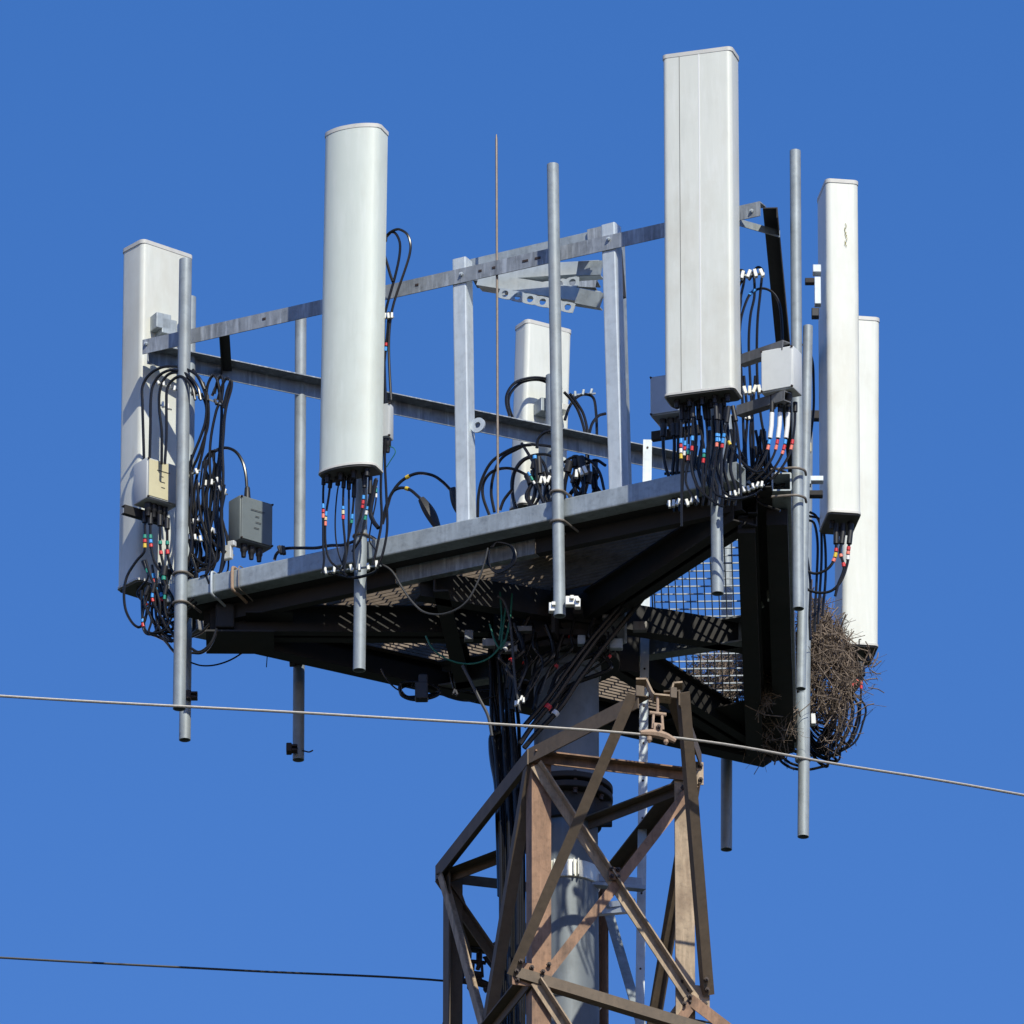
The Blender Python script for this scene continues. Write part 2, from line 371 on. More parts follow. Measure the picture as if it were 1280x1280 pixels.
def post(xt, yt, xb, off, s=.082, m='post', w2=None):
    yb = 739.5 - .2156 * (xb - 237)
    a, b = on(xb, yb, 'F', off), on(xt, yt, 'F', off); a.z = ZB + .054
    bm = bmesh.new(); prism(bm, rrect(s, s, .008, 2), a, b, hint=nF); link('post', bm, m, railing)
    bm = bmesh.new(); obox(bm, a + dZ * .006, FACE['F'][2], nF, dZ, .15, .14, .010, .002); link('post_foot', bm, m, railing)
post(578, 326, 583, -.05); post(764, 283, 774, -.05)
a, b = at(781, 612, 66.2), at(772, 300, 66.2); bm = bmesh.new(); prism(bm, rrect(.06, .06, .006, 2), a, b, hint=nF); link('post', bm, 'galv', railing)
bm = bmesh.new(); prism(bm, rect(.02, .03), at(779, 372, 66.1), at(774, 312, 66.1), hint=nF); link('post_stiffener', bm, 'under', railing)
# lug plate with a hole on the left post
def ring_plate(bm, c, ax, ay, n_, ro, ri, t, n=20):
    for z in (0,):
        rings = []
        for r, h in ((ro, 0), (ro, t), (ri, t), (ri, 0)):
            rings.append([bm.verts.new(c + ax * (r * math.cos(2 * math.pi * i / n)) + ay * (r * math.sin(2 * math.pi * i / n)) + n_ * h) for i in range(n)])
        for q in range(4):
            a_, b_ = rings[q], rings[(q + 1) % 4]
            for i in range(n): bm.faces.new((a_[i], a_[(i + 1) % n], b_[(i + 1) % n], b_[i]))
bm = bmesh.new(); dF = FACE['F'][2]
c = on(598, 532, 'F', -.05); ring_plate(bm, c, dF, dZ, nF, .042, .017, .01)
link('eye_lug', bm, 'post', railing)

for px, py, w_ in ((600, 338.5, .02), (617, 334.5, .02), (656.5, 326, .034), (672, 322.5, .034), (330, 398.5, .02), (521, 356, .02)):
    c = on(px, py, 'F', .0015); bm = bmesh.new(); obox(bm, c, dF, nF, dZ, w_, .004, .013, .001); link('slot', bm, 'bolt', railing)
for px, py in ((183, 430), (940, 264), (577, 343), (761, 299)):
    c = on(px, py, 'F', .001); bm = bmesh.new(); lathe(bm, c, nF, [(0, .011), (.010, .011), (.010, .006), (.018, .006)], 6); link('bolt', bm, 'post', railing)
# folded support bracket of perforated arms behind the front rail
fb = thing('folded_bracket', 'pair of perforated galvanised arms folded flat behind the front rail between the posts', 'bracket', on(665, 340, 'F', -.3))
def member(px0, py0, px1, py1, Y0, Y1, prof, m, name, parent, hint=dZ):
    bm = bmesh.new(); prism(bm, prof, at(px0, py0, Y0), at(px1, py1, Y1), hint); return link(name, bm, m, parent)
member(588, 333, 743, 297, 66.0, 65.68, chan(.05, .085, .006), 'galv', 'upper_arm', fb)
member(735, 298, 752, 294, 65.68, 65.65, rect(.012, .10), 'rail', 'hinge_plate', fb)
member(592, 345, 745, 354, 66.35, 66.2, chan(.10, .05, .006, 1), 'rail', 'middle_arm', fb)
def perf(p0, p1, h, n, r, m, parent, t=.006):
    d = (p1 - p0); L = d.length; d.normalize(); up = dZ - d * dZ.dot(d); up.normalize(); nn = d.cross(up); bm = bmesh.new(); cw = L / n
    for side in (0, 1):
        o_ = nn * (t * side)
        for i in range(n):
            c = p0 + d * (cw * (i + .5)) + o_; K = 16; inn = []; out = []
            for k in range(K):
                a = 2 * math.pi * (k + .5) / K; ca, sa = math.cos(a), math.sin(a); inn.append(bm.verts.new(c + d * (r * ca) + up * (r * sa)))
                sc = min((cw / 2) / max(abs(ca), 1e-6), (h / 2) / max(abs(sa), 1e-6)); out.append(bm.verts.new(c + d * (sc * ca) + up * (sc * sa)))
            for k in range(K): bm.faces.new((inn[k], inn[(k + 1) % K], out[(k + 1) % K], out[k]))
    return link('perforated_strip', bm, m, parent)
for (x0, y0, x1, y1, dy) in ((600, 344, 748, 333, 0), (598, 350, 748, 372, 1)):
    member(x0, y0 - 2, x1, y1, 66.15, 65.9, chan(.09, .075, .006, 1), 'post', 'lower_arm', fb)
perf(at(628, 368, 66.12), at(724, 352, 65.95), .062, 6, .020, 'post', fb)
perf(at(624, 366, 66.0), at(718, 386, 65.85), .058, 6, .019, 'post', fb)
member(722, 336, 752, 335, 65.86, 65.80, rect(.012, .082), 'galv', 'hinge_plate', fb)
member(722, 370, 752, 376, 65.84, 65.78, rect(.012, .085), 'galv', 'hinge_plate', fb)

# ------------------------------------------------------------------ mounting pipes
GP = 'vertical mounting pipes clamped to the platform edge'
def ubolt(p, n_, z, r, back=.15, rad=.0065):
    q = Vector((-n_.y, n_.x, 0)); path = []
    c = Vector((p.x, p.y, z))
    path.append(c - n_ * back + q * (r + rad)); path.append(c - n_ * back * .4 + q * (r + rad))
    for k in range(7):
        a = R_(90 - 180 * k / 6); path.append(c + n_ * ((r + rad) * math.cos(a)) + q * ((r + rad) * math.sin(a)))
    path.append(c - n_ * back * .4 - q * (r + rad)); path.append(c - n_ * back - q * (r + rad))
    return spline(path, 3)
def pipe(label, pt, pb, r=.031, m='pipe', ub=(), face='F', extra=None):
    t = thing('mounting_pipe', label, 'pipe', pb, GP)
    bm = bmesh.new(); hollow(bm, pb, pt, r, r - .006); link('tube', bm, m, t, True)
    for z in ub:
        bm = bmesh.new(); k = (z - pb.z) / (pt.z - pb.z); sweep(bm, ubolt(pb.lerp(pt, k), FACE[face][3], z, r), .0065); link('u_bolt', bm, 'uw', t, True)
    return t
UZ = (ZB + .075, ZB - .095)
P1 = pipe('left pipe standing in front of the left antenna and clamped to the front beam end', on(232, 325, 'F', .088), on(224, 886, 'F', .088), .034, ub=UZ)
P2 = pipe('pipe stub below the curved antenna with black cables around it', on(453, 520, 'F', .088), on(449, 838, 'F', .088), .033, ub=(ZB + .07,))
P3 = pipe('bare tall pipe clamped to the middle of the front beam, no antenna on it', on(691, 206, 'F', .088), on(699.5, 770, 'F', .088), .0315, ub=UZ)
P4 = pipe('short pipe end hanging under the large seamed antenna', on(893, 300, 'F', .088), on(897, 742, 'F', .088), .032)
nr = FACE['R'][3]
P5 = pipe('tall pipe beside the square tube end at the right corner', at(994, 189, 65.15), at(998, 761, 65.1), .029, ub=(), face='R')
for z in (tR0.z + .056, tR0.z - .10):
    bm = bmesh.new(); sweep(bm, spline([Vector((tR0.x + x, y, z)) for x, y in ((-.055, 65.06), (.02, 65.045), (.075, 65.04), (.118, 65.07), (.128, 65.13))], 5), .007); link('u_bolt', bm, 'uw', P5, True)
P6 = pipe('pipe behind the right corner pipe, its lower end beside the twig nest', at(1010, 408, 66.45), at(1001, 861, 66.4), .026)
P7 = pipe('lowest reaching pipe at the rear right corner with a coupling sleeve', at(1009, 540, 68.0), at(1004, 1046, 68.0), .031)
for (y0, y1, r) in ((868, 948, .034), (946, 952, .042)):
    bm = bmesh.new(); lathe(bm, at(1003.5, y1, 68.0), dZ, [(0, r - .003), (.003, r), (abs(y1 - y0) * PX / .913, r)], 24); link('coupling_sleeve', bm, 'pipe', P7, True)
P8 = pipe('pipe behind the left front pipe, its lower end showing below the wire', on(238, 372, 'B', .085), on(231, 925, 'B', .085), .031, face='B', ub=())
P9 = pipe('rear pipe left of the curved antenna with a small clamp near its dark lower end', on(376, 396, 'B', .085), on(373, 950, 'B', .085), .031, face='B')
P10 = pipe('rear pipe behind the seamed antenna, dark lower end right of the tower', on(909, 520, 'B', .085), on(908, 1062, 'B', .085), .031, face='B')
P11 = pipe('rear pipe carrying the small antenna behind the middle pipe', on(690, 470, 'B', .085), on(690, 700, 'B', .085), .035, face='B')
def pclamp(px, py, face, off, parent, w_=.09, m='bolt'):
    c = on(px, py, face, off); bm = bmesh.new()
    for s in (-1, 1): obox(bm, c + Vector((0, 0, s * .012)), Vector((1, 0, 0)), Vector((0, 1, 0)), dZ, w_, .05, .012, .003)
    obox(bm, c + Vector((-.02, 0, 0)), Vector((1, 0, 0)), Vector((0, 1, 0)), dZ, .03, .06, .05, .005)
    link('pipe_clamp', bm, m, parent)
pclamp(366, 936, 'B', .05, P9, .05); pclamp(240, 870, 'B', .04, P8, .06); pclamp(370, 826, 'B', .05, P9, .07)
bm = bmesh.new(); sweep(bm, spline([on(378, 938, 'B', .05), on(386, 940, 'B', .05), on(391, 938, 'B', .05)]), .004); link('clamp_bolt', bm, 'bolt', P9)
# bright clamp at the foot of the bare middle pipe
for px, py, w_, rz in ((692, 760, .05, 0), (715, 752, .07, 1), (722, 755, .03, 0)):
    bm = bmesh.new(); c = on(px, py, 'F', .10); obox(bm, c, Vector((1, 0, 0)), Vector((0, 1, 0)), dZ, w_, .04, .05, .004)
    obox(bm, c + Vector((0, -.026, .012)), Vector((1, 0, 0)), Vector((0, 1, 0)), dZ, .02, .02, .02, .002); link('pipe_clamp', bm, 'stain', P3)

# ------------------------------------------------------------------ antennas
GA = 'panel antennas mounted round the platform'
def panel(label, pt, pb, yaw, w_, d_, kind, m, nconn=0, seams=(), bracket=True, capm='cap'):
    a = R_(yaw); ax = Vector((math.cos(a), math.sin(a), 0)); ay = Vector((-math.sin(a), math.cos(a), 0))   # ay points to the panel's back
    t = thing('panel_antenna', label, 'antenna', pb, GA)
    if kind == 'convex':
        pr = []
        N = 14; bow = d_ * .30
        for k in range(N + 1):
            u = -w_ / 2 + .012 + (w_ - .024) * k / N; x = u / (w_ / 2); pr.append((u, -d_ / 2 + bow * (abs(x) ** 2.4)))
        pr += [(w_ / 2, -d_ / 2 + bow + .012), (w_ / 2, d_ / 2 - .01), (w_ / 2 - .01, d_ / 2), (-w_ / 2 + .01, d_ / 2), (-w_ / 2, d_ / 2 - .01), (-w_ / 2, -d_ / 2 + bow + .012)]
    else:
        pr = [(u, -v) for u, v in rrect(w_, d_, kind, 5)]
    def body(name, p, q, sc, mm):
        bm = bmesh.new(); A = [bm.verts.new(p + ax * u * sc + ay * v * sc) for u, v in pr]; B = [bm.verts.new(q + ax * u * sc + ay * v * sc) for u, v in pr]
        n = len(pr)
        for i in range(n): bm.faces.new((A[i], A[(i + 1) % n], B[(i + 1) % n], B[i]))
        bm.faces.new(A); bm.faces.new(B); return link(name, bm, mm, t, True)
    z = (pt - pb).normalized()
    body('radome', pb + z * .012, pt - z * .022, 1, m)
    body('top_cap', pt - z * .022, pt, 1.025, capm)
    body('bottom_rim', pb + z * .0, pb + z * .012, 1.03, capm)
    body('base_plate', pb - z * .008, pb, .97, 'base')
    for i in range(nconn):
        k = (i + .5) / nconn - .5; c = pb + ax * (k * w_ * .82) + ay * (d_ * (.18 if i % 2 else -.12))
        bm = bmesh.new(); lathe(bm, c - z * .05, z, [(0, .013), (.03, .013), (.03, .017), (.045, .017)], 12); link('connector', bm, 'rubber', t, True)
    for u, mm, wd in seams:
        bm = bmesh.new(); p = pb + z * .013 + ax * u - ay * (d_ / 2); q = pt - z * .023 + ax * u - ay * (d_ / 2)
        prism(bm, rect(wd, .003), p, q, hint=ay); link('seam', bm, mm, t)
    if bracket:
        for k in (.14, .84):
            c = pb.lerp(pt, k) + ay * (d_ / 2 + .035)
            bm = bmesh.new(); obox(bm, c, ax, ay, dZ, .12, .065, .07, .004); link('bracket', bm, 'galv', t)
    return t, ax, ay
# A: left, seen from behind. near-right corner etc. measured
def between(px, pyt, pxb, pyb, face, off): return on(px, pyt, face, off), on(pxb, pyb, face, off)
pt, pb = between(197, 316, 191, 741, 'B', .30)
A_, _, _ = panel('left panel antenna behind the left pipes, seen from its flat back with cable shadows', pt, pb, 39, .345, .19, .030, 'radome', 4, bracket=False)
pt, pb = between(443.5, 164, 436, 590, 'F', .34)
B_, _, _ = panel('tall panel antenna with bulging rounded front at the middle of the left half', pt, pb, -22, .318, .17, 'convex', 'radome_cool', 7, bracket=True)
pt, pb = between(876, 71, 879, 497, 'F', .33)
wD = .375
D_, _, _ = panel('largest and highest panel antenna with two vertical seams down its front', pt, pb, -17, wD, .16, .028, 'radome', 9, seams=((-wD / 2 + .093, 'seam', .003), (.012, 'ridge', .006)))
pt, pb = at(1047, 238, 66.75), at(1050, 654, 66.75)
E_, _, _ = panel('narrow panel antenna at the right with a thin yellowish mark, seen from its side', pt, pb, 9, .178, .28, .028, 'radome', 3)
pt, pb = at(1072, 408, 68.6), at(1070, 818, 68.6)
F_, _, _ = panel('rearmost right panel antenna partly hidden by the narrow one, ending beside the nest', pt, pb, 9, .200, .27, .028, 'radome', 3)
pt, pb = between(679, 411, 672, 640, 'B', .28)
G_, _, _ = panel('small back-facing panel antenna behind the tall middle pipe', pt, pb, 31, .29, .14, .028, 'radome', 3, bracket=False)
# lichen mark on E
bm = bmesh.new(); ya = 66.75 - .141
for k in range(16):
    c = at(1057 + random.uniform(-1, 2), 280 + k * 1.8, ya); obox(bm, c, RT, Vector((0, 1, 0)), dZ, random.uniform(.002, .006), .002, .008)
link('lichen_mark', bm, 'moss', E_)
# brackets between antennas and pipes
def bracket_at(parent, px, py, Y, sx, sy, sz, m='stain', name='bracket', bev=.004):
    bm = bmesh.new(); obox(bm, at(px, py, Y), RT, Vector((0, 1, 0)), dZ, sx, sy, sz, bev); link(name, bm, m, parent)
bracket_at(E_, 1021, 338, 66.6, .045, .06, .045, 'post'); bracket_at(E_, 1022, 365, 66.6, .035, .05, .16, 'post')
bracket_at(E_, 1012, 352, 66.6, .05, .04, .03, 'under'); bracket_at(E_, 1019, 392, 66.6, .04, .05, .05, 'rubber')
bracket_at(E_, 1021, 600, 66.6, .07, .05, .03, 'post'); bracket_at(E_, 1018, 618, 66.6, .09, .05, .03, 'under'); bracket_at(E_, 1008, 602, 66.6, .05, .05, .05, 'galv')
bracket_at(F_, 1022, 520, 68.4, .09, .05, .05, 'under'); bracket_at(F_, 1021, 775, 68.4, .015, .03, .17, 'galv'); bracket_at(F_, 1018, 783, 68.4, .03, .03, .04, 'stain')
for px, py, face, par in ((207, 412, 'B', A_), (200, 405, 'B', A_)):
    bm = bmesh.new(); obox(bm, on(px, py, face, .16), FACE['B'][2], FACE['B'][3], dZ, .09, .09, .09, .004); link('bracket', bm, 'galv', par)
for px, py, s, m in ((682, 510, .10, 'galv'), (690, 540, .09, 'galv'), (703, 512, .05, 'stain'), (712, 545, .06, 'galv')):
    bm = bmesh.new(); obox(bm, on(px, py, 'B', .16), FACE['B'][2], FACE['B'][3], dZ, s, .08, s * .8, .004); link('bracket', bm, m, G_)

# ------------------------------------------------------------------ equipment boxes
def box_unit(name, label, c, yaw, w_, d_, h_, m, cat='box', ports=3, face=None, marks=0, port_m='rubber', fins=None, top_port=False):
    a = R_(yaw); ax = Vector((math.cos(a), math.sin(a), 0)); ay = Vector((-math.sin(a), math.cos(a), 0))
    t = thing(name, label, cat, c - dZ * h_ / 2)
    bm = bmesh.new(); obox(bm, c, ax, ay, dZ, w_, d_, h_, .009); link('housing', bm, m, t, True)
    bm = bmesh.new(); obox(bm, c - ay * (d_ / 2 + .003), ax, ay, dZ, w_ * .93, .008, h_ * .94, .003); link('front_cover', bm, m, t)
    if face:
        bm = bmesh.new(); obox(bm, c - ay * (d_ / 2 + .009) + ax * face[1], ax, ay, dZ, w_ * face[2], .003, h_ * .88); link('label_plate', bm, face[0], t)
    for i in range(marks):
        bm = bmesh.new(); obox(bm, c - ay * (d_ / 2 + .012) + ax * random.uniform(-.01, .01) + dZ * (h_ * (.22 - .13 * i)), ax, ay, dZ, w_ * (.42 if i == 0 else random.uniform(.08, .2)), .002, .003); link('printed_mark', bm, 'ink', t)
    for i in range(ports):
        q = c - dZ * (h_ / 2) + ax * (w_ * (.7 * (i + .5) / ports - .35)) - ay * (d_ * .1); bm = bmesh.new()
        lathe(bm, q - dZ * .075, dZ, [(0, .012), (.03, .015), (.035, .019), (.075, .019)], 12); link('cable_port', bm, port_m, t, True)
    for dx, dz in ((-.46, -.46), (.46, -.46), (-.46, .46), (.46, .46)):
        bm = bmesh.new(); lathe(bm, c + ax * (w_ * dx) + dZ * (h_ * dz) - ay * (d_ / 2 + .004), -ay, [(0, .007), (.008, .005)], 8); link('screw', bm, 'bolt', t)
    if fins:
        for zz in fins:
            bm = bmesh.new(); prism(bm, chan(.03, .05, .006), c - ax * (w_ / 2 + .05) + ay * d_ / 2 + dZ * zz, c + ax * (w_ / 2 + .03) + ay * d_ / 2 + dZ * zz); link('mounting_channel', bm, 'under', t)
    return t
box_unit('amplifier_box', 'pale grey box with a yellowed label plate in front of the left antenna', on(194, 607, 'F', .02), 36, .20, .13, .24, 'box', ports=4, face=('label', -.03, .62), marks=4, fins=(-.15,))
box_unit('amplifier_box', 'slate grey box with faint print standing by the left end of the front beam', on(313, 656, 'F', -.25), 36, .215, .11, .26, 'box_dark', ports=3, marks=4)
box_unit('remote_radio_unit', 'light grey radio unit with dark mounting channels right of the seamed antenna', at(977, 467, 64.86), -24, .185, .12, .245, 'box_pale', 'radio unit', ports=3)
box_unit('remote_radio_unit', 'bluish radio unit peeking out left behind the seamed antenna', at(840, 500, 65.7), -20, .19, .16, .23, 'alu', 'radio unit', ports=3, fins=(.15, -.15))
box_unit('surge_arrestor', 'small white two part unit on the right edge of the curved antenna', on(485, 528, 'F', .17), -20, .045, .06, .20, 'box', 'surge arrestor', ports=1)
box_unit('junction_box', 'small grey box tucked between cables under the seamed antenna', at(903, 592, 65.3), -20, .11, .08, .10, 'box', 'box', ports=2)

for lab, pts in (('upper dark steel channel slung left of the light grey radio unit', (922, 450, 978, 431)), ('lower dark steel channel slung left of the light grey radio unit', (920, 513, 980, 494))):
    for dy, hh in ((0, .03), (9, .018)):
        pass
    bm = bmesh.new(); p, q = at(pts[0], pts[1], 65.05), at(pts[2], pts[3], 64.78); prism(bm, chan(.05, .055, .006, 1), p, q)
    center_origin(tag(link('mounting_channel', bm, 'beam'), lab, 'channel'), p)
# ------------------------------------------------------------------ lattice tower
tw = thing('lattice_tower', 'rusty brown four legged lattice tower of bolted angle steel around the monopole', 'tower', Vector((mono_xy.x, 66.7, 0)))
e1 = Vector((math.cos(R_(16.7)), math.sin(R_(16.7)), 0)); e2 = Vector((-e1.y, e1.x, 0))       # e1 along the wire side, e2 away from the camera
HW, HD = .885 / 2, 1.63 / 2
cxy = Vector((mono_xy.x + .005, 66.7, 0))
zt1 = None
def corner(i, j): return cxy + e1 * (HW * i) + e2 * (HD * j)
FLx = corner(-1, -1)
zT = at(663, 947, FLx.y).z; zL = at(660, 1222, FLx.y).z; panelH = zT - zL
def node(i, j, z): c = corner(i, j); return Vector((c.x, c.y, z))
def angle(p, q, a, m, name='brace', hint=None, sx=1, sy=1, t=.008, parent=None):
    bm = bmesh.new(); prism(bm, ell(a, a, t, sx, sy), p, q, hint if hint is not None else dZ); o = link(name, bm, m, parent or tw); return o
def bolts(c, n, k, dirv, parent=None):
    for i in range(k):
        bm = bmesh.new(); lathe(bm, c + dirv * ((i - (k - 1) / 2) * .055), n, [(0, .013), (.012, .013), (.012, .007), (.022, .007)], 6); link('bolt', bm, 'bolt', parent or tw)
zbase = 0.0
LEG = .105
LEGP = {}
for i in (-1, 1):
    for j in (-1, 1):
        a = node(i, j, zT + .02)
        knee = node(i, j, zL - 1.2)
        m = {(-1, -1): 'rust', (1, -1): 'tan', (-1, 1): 'olive', (1, 1): 'rust'}[(i, j)]
        # upright L legs: one flange along the front face, one along the side
        pr = ell(LEG, LEG, .010, 1, 1)
        bm = bmesh.new()
        def lprof(c, z): return [Vector((c.x, c.y, z)) - e1 * (i * u) - e2 * (j * v) for u, v in ((0, 0), (LEG, 0), (LEG, .01), (.01, .01), (.01, LEG), (0, LEG))]
        sp = corner(i, j) + (corner(i, j) - cxy).normalized() * .0
        foot = cxy + (corner(i, j) - cxy) * 3.2
        rings = [[bm.verts.new(p) for p in lprof(c, z)] for c, z in ((corner(i, j), zT + .03), (corner(i, j), zL - 3.0), (foot, 0))]
        for A, B in zip(rings, rings[1:]):
            for k in range(6): bm.faces.new((A[k], A[(k + 1) % 6], B[(k + 1) % 6], B[k]))
        bm.faces.new(rings[0]); bm.faces.new(rings[-1][::-1]); LEGP[(i, j)] = link('leg', bm, m, tw)
front = -e2
def F_(i, z, out=.012, inn=0): return node(i, -1, z) - e1 * (i * inn) + front * out
# top & lower horizontals
angle(F_(-1, zT + .02), F_(1, zT + .02), .055, 'rust', 'horizontal', hint=dZ, sx=-1)
angle(node(-1, 1, zT), node(1, 1, zT), .055, 'olive', 'horizontal')
for i, m in ((-1, 'olive'), (1, 'olive')):
    angle(node(i, -1, zT + .045) + e1 * (i * .025), node(i, 1, zT + .045) + e1 * (i * .035) + e2 * .03, .085, m, 'horizontal', hint=dZ, sx=-1 if i < 0 else 1)
    angle(node(i, -1, zL) + e1 * (i * .012), node(i, 1, zL) + e1 * (i * .012), .06, m, 'horizontal')
angle(node(1, -1, zT - .02), node(-1, 1, zT - .02), .055, 'olive', 'plan_brace')
# X braces, panel by panel
nb = 9; zz = [zT - .02]
for k in range(1, 9): zz.append(zT - panelH * k)
for k in range(4):
    z0, z1 = zz[k], zz[k + 1]
    for (i, o_, m) in ((-1, .022, 'tan' if k == 0 else 'tan'), (1, .038, 'rust')):
        o = angle(F_(i, z0 - .02, o_, .03), F_(-i, z1 + .0, o_, .03), .052, m, 'brace', hint=front, sx=i, sy=i)
        bolts(F_(i, z0 - .05, o_ + .008, .06), front, 2, (F_(-i, z1) - F_(i, z0)).normalized(), o)
        bolts(F_(-i, z1 + .04, o_ + .008, .06), front, 2, (F_(-i, z1) - F_(i, z0)).normalized(), o)
    for i in (-1, 1): angle(node(i, 1, z0) + e2 * .02, node(-i, 1, z1) + e2 * .02, .05, 'olive', 'brace', hint=e2)
# long side braces over two panels
for i, m in ((-1, 'olive'), (1, 'olive')):
    for k in (0, 2):
        a, b = zz[k], zz[k + 2]; sxo = e1 * (i * .022); sx2 = e1 * (i * .034)
        angle(node(i, -1, a) + sxo, node(i, 1, b) + sxo, .06, m, 'brace', hint=e1 * i, sx=-1)
        angle(node(i, 1, a) + sx2, node(i, -1, b) + sx2, .055, 'tan' if i < 0 else 'galv', 'brace', hint=e1 * i, sx=1)
# big face braces below down to the ground (one per side, two diagonals)
foots = {k: cxy + (corner(*k) - cxy) * 3.2 for k in LEGP}
def legpt(k, z):
    z1 = zL - 3.0
    if z >= z1: c = corner(*k); return Vector((c.x, c.y, z))
    t = 1 - z / z1; return Vector((*(corner(*k).lerp(foots[k], t)).xy, z))
ks = [(-1, -1), (1, -1), (1, 1), (-1, 1)]; lev = [zL - 3.0, zL - 5.6, zL - 9, zL - 13.5, zL - 19, .3]
for a, b in zip(lev, lev[1:]):
    for q in range(4):
        k0, k1 = ks[q], ks[(q + 1) % 4]; nn = (legpt(k0, 9) + legpt(k1, 9)) / 2 - cxy; nn.z = 0; nn.normalize()
        angle(legpt(k0, a) + nn * .02, legpt(k1, b) + nn * .02, .07, 'olive', 'brace', hint=nn); angle(legpt(k1, a) + nn * .035, legpt(k0, b) + nn * .035, .07, 'rust', 'brace', hint=nn)
for px, py, w_, h_ in ((868, 966, .10, .13), (871, 1246, .14, .13), (655, 1218, .13, .13), (768, 1092, .06, .07)):
    bm = bmesh.new(); c = at(px, py, (corner(1, -1).y if px > 800 else FLx.y if px < 700 else cxy.y - HD) - .022)
    obox(bm, c, e1, e2, dZ, w_, .008, h_, .003); o = link('gusset_plate', bm, 'tan' if px > 800 else 'rust', tw)
    for du, dv in ((-.3, .3), (.3, -.3), (.3, .3), (-.3, -.3)): bolts(c + e1 * (w_ * du) + dZ * (h_ * dv) + front * .005, front, 1, e1, o)
# members seen at the bottom of the photo
Yf = FLx.y
angle(at(645, 1221, Yf - .06), at(880, 1292, corner(1, -1).y - .07), .06, 'olive', 'brace', hint=front, sx=1)
angle(at(866, 1243, corner(1, -1).y - .05), at(1000, 1345, corner(1, -1).y - .1), .06, 'rust', 'outrigger', hint=dZ)
angle(at(842, 1280, corner(1, -1).y + .1), at(866, 1247, corner(1, -1).y + .05), .05, 'tan', 'brace', hint=front)
# crossarms, near and far
for s in (-1, 1):
    tipc = cxy + e2 * (s * (HD + .86)); gap = .115
    if s < 0:
        tl, tr = at(797, 866, tipc.y - .02), at(850, 862, tipc.y)
    else:
        tl, tr = at(588, 1186, tipc.y), at(615, 1189, tipc.y)
    for i, tip in ((-1, tl), (1, tr)):
        a = node(i, s, zT + .02) + e2 * (s * -.02) + e1 * (i * .025); b = tip
        if s < 0 and i > 0: a = at(877, 948, node(1, -1, zT).y)
        o = angle(a + dZ * .03, b, .085 if s < 0 else .06, 'olive', 'upper_chord', hint=dZ, sx=((1 if i < 0 else -1) * (1 if s < 0 else -1)))
        lo = node(i, s, zL) + e1 * (i * .03)
        if s < 0:
            lo = at(646, 1222, FLx.y - .04) if i < 0 else at(881, 1245, corner(1, -1).y - .04)
            angle(lo, b - dZ * .02, .055, 'olive', 'lower_chord', hint=front, sx=(1 if i < 0 else -1))
            tag(tw.children[-1] if False else o, None)
            bolts(lo + front * .03 + dZ * .05, front, 2, (b - lo).normalized())
        else: angle(lo, b - dZ * .02, .055, 'under', 'lower_chord', hint=front)
    # tip bracket: hat shaped plate
    if s < 0:
        Yt = tipc.y; path = [(795, 853), (808, 853), (815, 868), (818, 872), (838, 874), (842, 858), (853, 857)]
        bm = bmesh.new()
        for (xa, ya), (xb, yb) in zip(path, path[1:]): prism(bm, rect(.10, .009), at(xa, ya, Yt + .03), at(xb, yb, Yt + .03), hint=dZ)
        link('tip_bracket', bm, 'tan', tw)
        bm = bmesh.new(); obox(bm, at(800, 864, Yt - .02), e1, e2, dZ, .045, .012, .06, .003); obox(bm, at(842, 866, Yt - .02), e1, e2, dZ, .035, .012, .06, .003); link('tip_plate', bm, 'olive', tw)
    else:
        bm = bmesh.new(); obox(bm, at(601, 1186, tipc.y), e1, e2, dZ, .14, .07, .03, .004); link('tip_bracket', bm, 'under', tw)

# ------------------------------------------------------------------ wires and suspension clamps
def suspension(label, px, py, Y, hang_y, m='clampc'):
    t = thing('suspension_clamp', label, 'clamp', at(px, py, Y), 'line clamps hanging from the crossarm tips')
    X = e1
    bm = bmesh.new(); sweep(bm, [at(px, hang_y, Y), at(px, hang_y + 14, Y), at(px, py - 26, Y)], .008); link('hanger_bolt', bm, m, t, True)
    bm = bmesh.new(); c = at(px, py - 20, Y)
    for s in (-1, 1): prism(bm, rect(.012, .014), c + X * (s * .022) + dZ * .035, c + X * (s * .028) - dZ * .055, hint=e2)
    prism(bm, circ(.011, 10), c + dZ * .03 - X * .045, c + dZ * .03 + X * .045); link('shackle', bm, m, t)
    bm = bmesh.new(); c2 = at(px, py - 9, Y - .01); obox(bm, c2, X, e2, dZ, .05, .02, .055, .008); bolts(c2 - e2 * .012, -e2, 1, X, t); link('socket_plate', bm, m, t, True)
    bm = bmesh.new(); slope = math.atan(.115 / .38 * 0) ; path = []
    for u, v in ((-.095, .0), (-.05, .006), (0, .006), (.05, -.004), (.095, -.022)): path.append(at(px, py, Y) + X * u + dZ * v)
    sweep(bm, spline(path, 4), lambda k: .014 + .010 * math.sin(math.pi * k)); link('clamp_body', bm, m, t, True)
    for u in (-.045, .045):
        bm = bmesh.new(); lathe(bm, at(px, py, Y) + X * u - dZ * .015, -dZ, [(0, .014), (.02, .014), (.035, .004)], 8); link('clamp_nut', bm, m, t)
    return t
Yt = (cxy - e2 * (HD + .86)).y; Yb = (cxy + e2 * (HD + .86)).y
suspension('pale rusted line clamp hanging from the near crossarm tip', 822, 919, Yt, 868)
suspension('black line clamp hanging from the far crossarm tip low on the left', 597, 1229, Yb, 1192, 'bolt')
bm = bmesh.new(); sweep(bm, spline([at(600, 1186, Yb), at(600, 1200, Yb), at(597, 1212, Yb)]), .012); center_origin(tag(link('hanger_link', bm, 'bolt', None, True), 'black link between the far crossarm tip and its line clamp', 'link'), at(600, 1200, Yb))
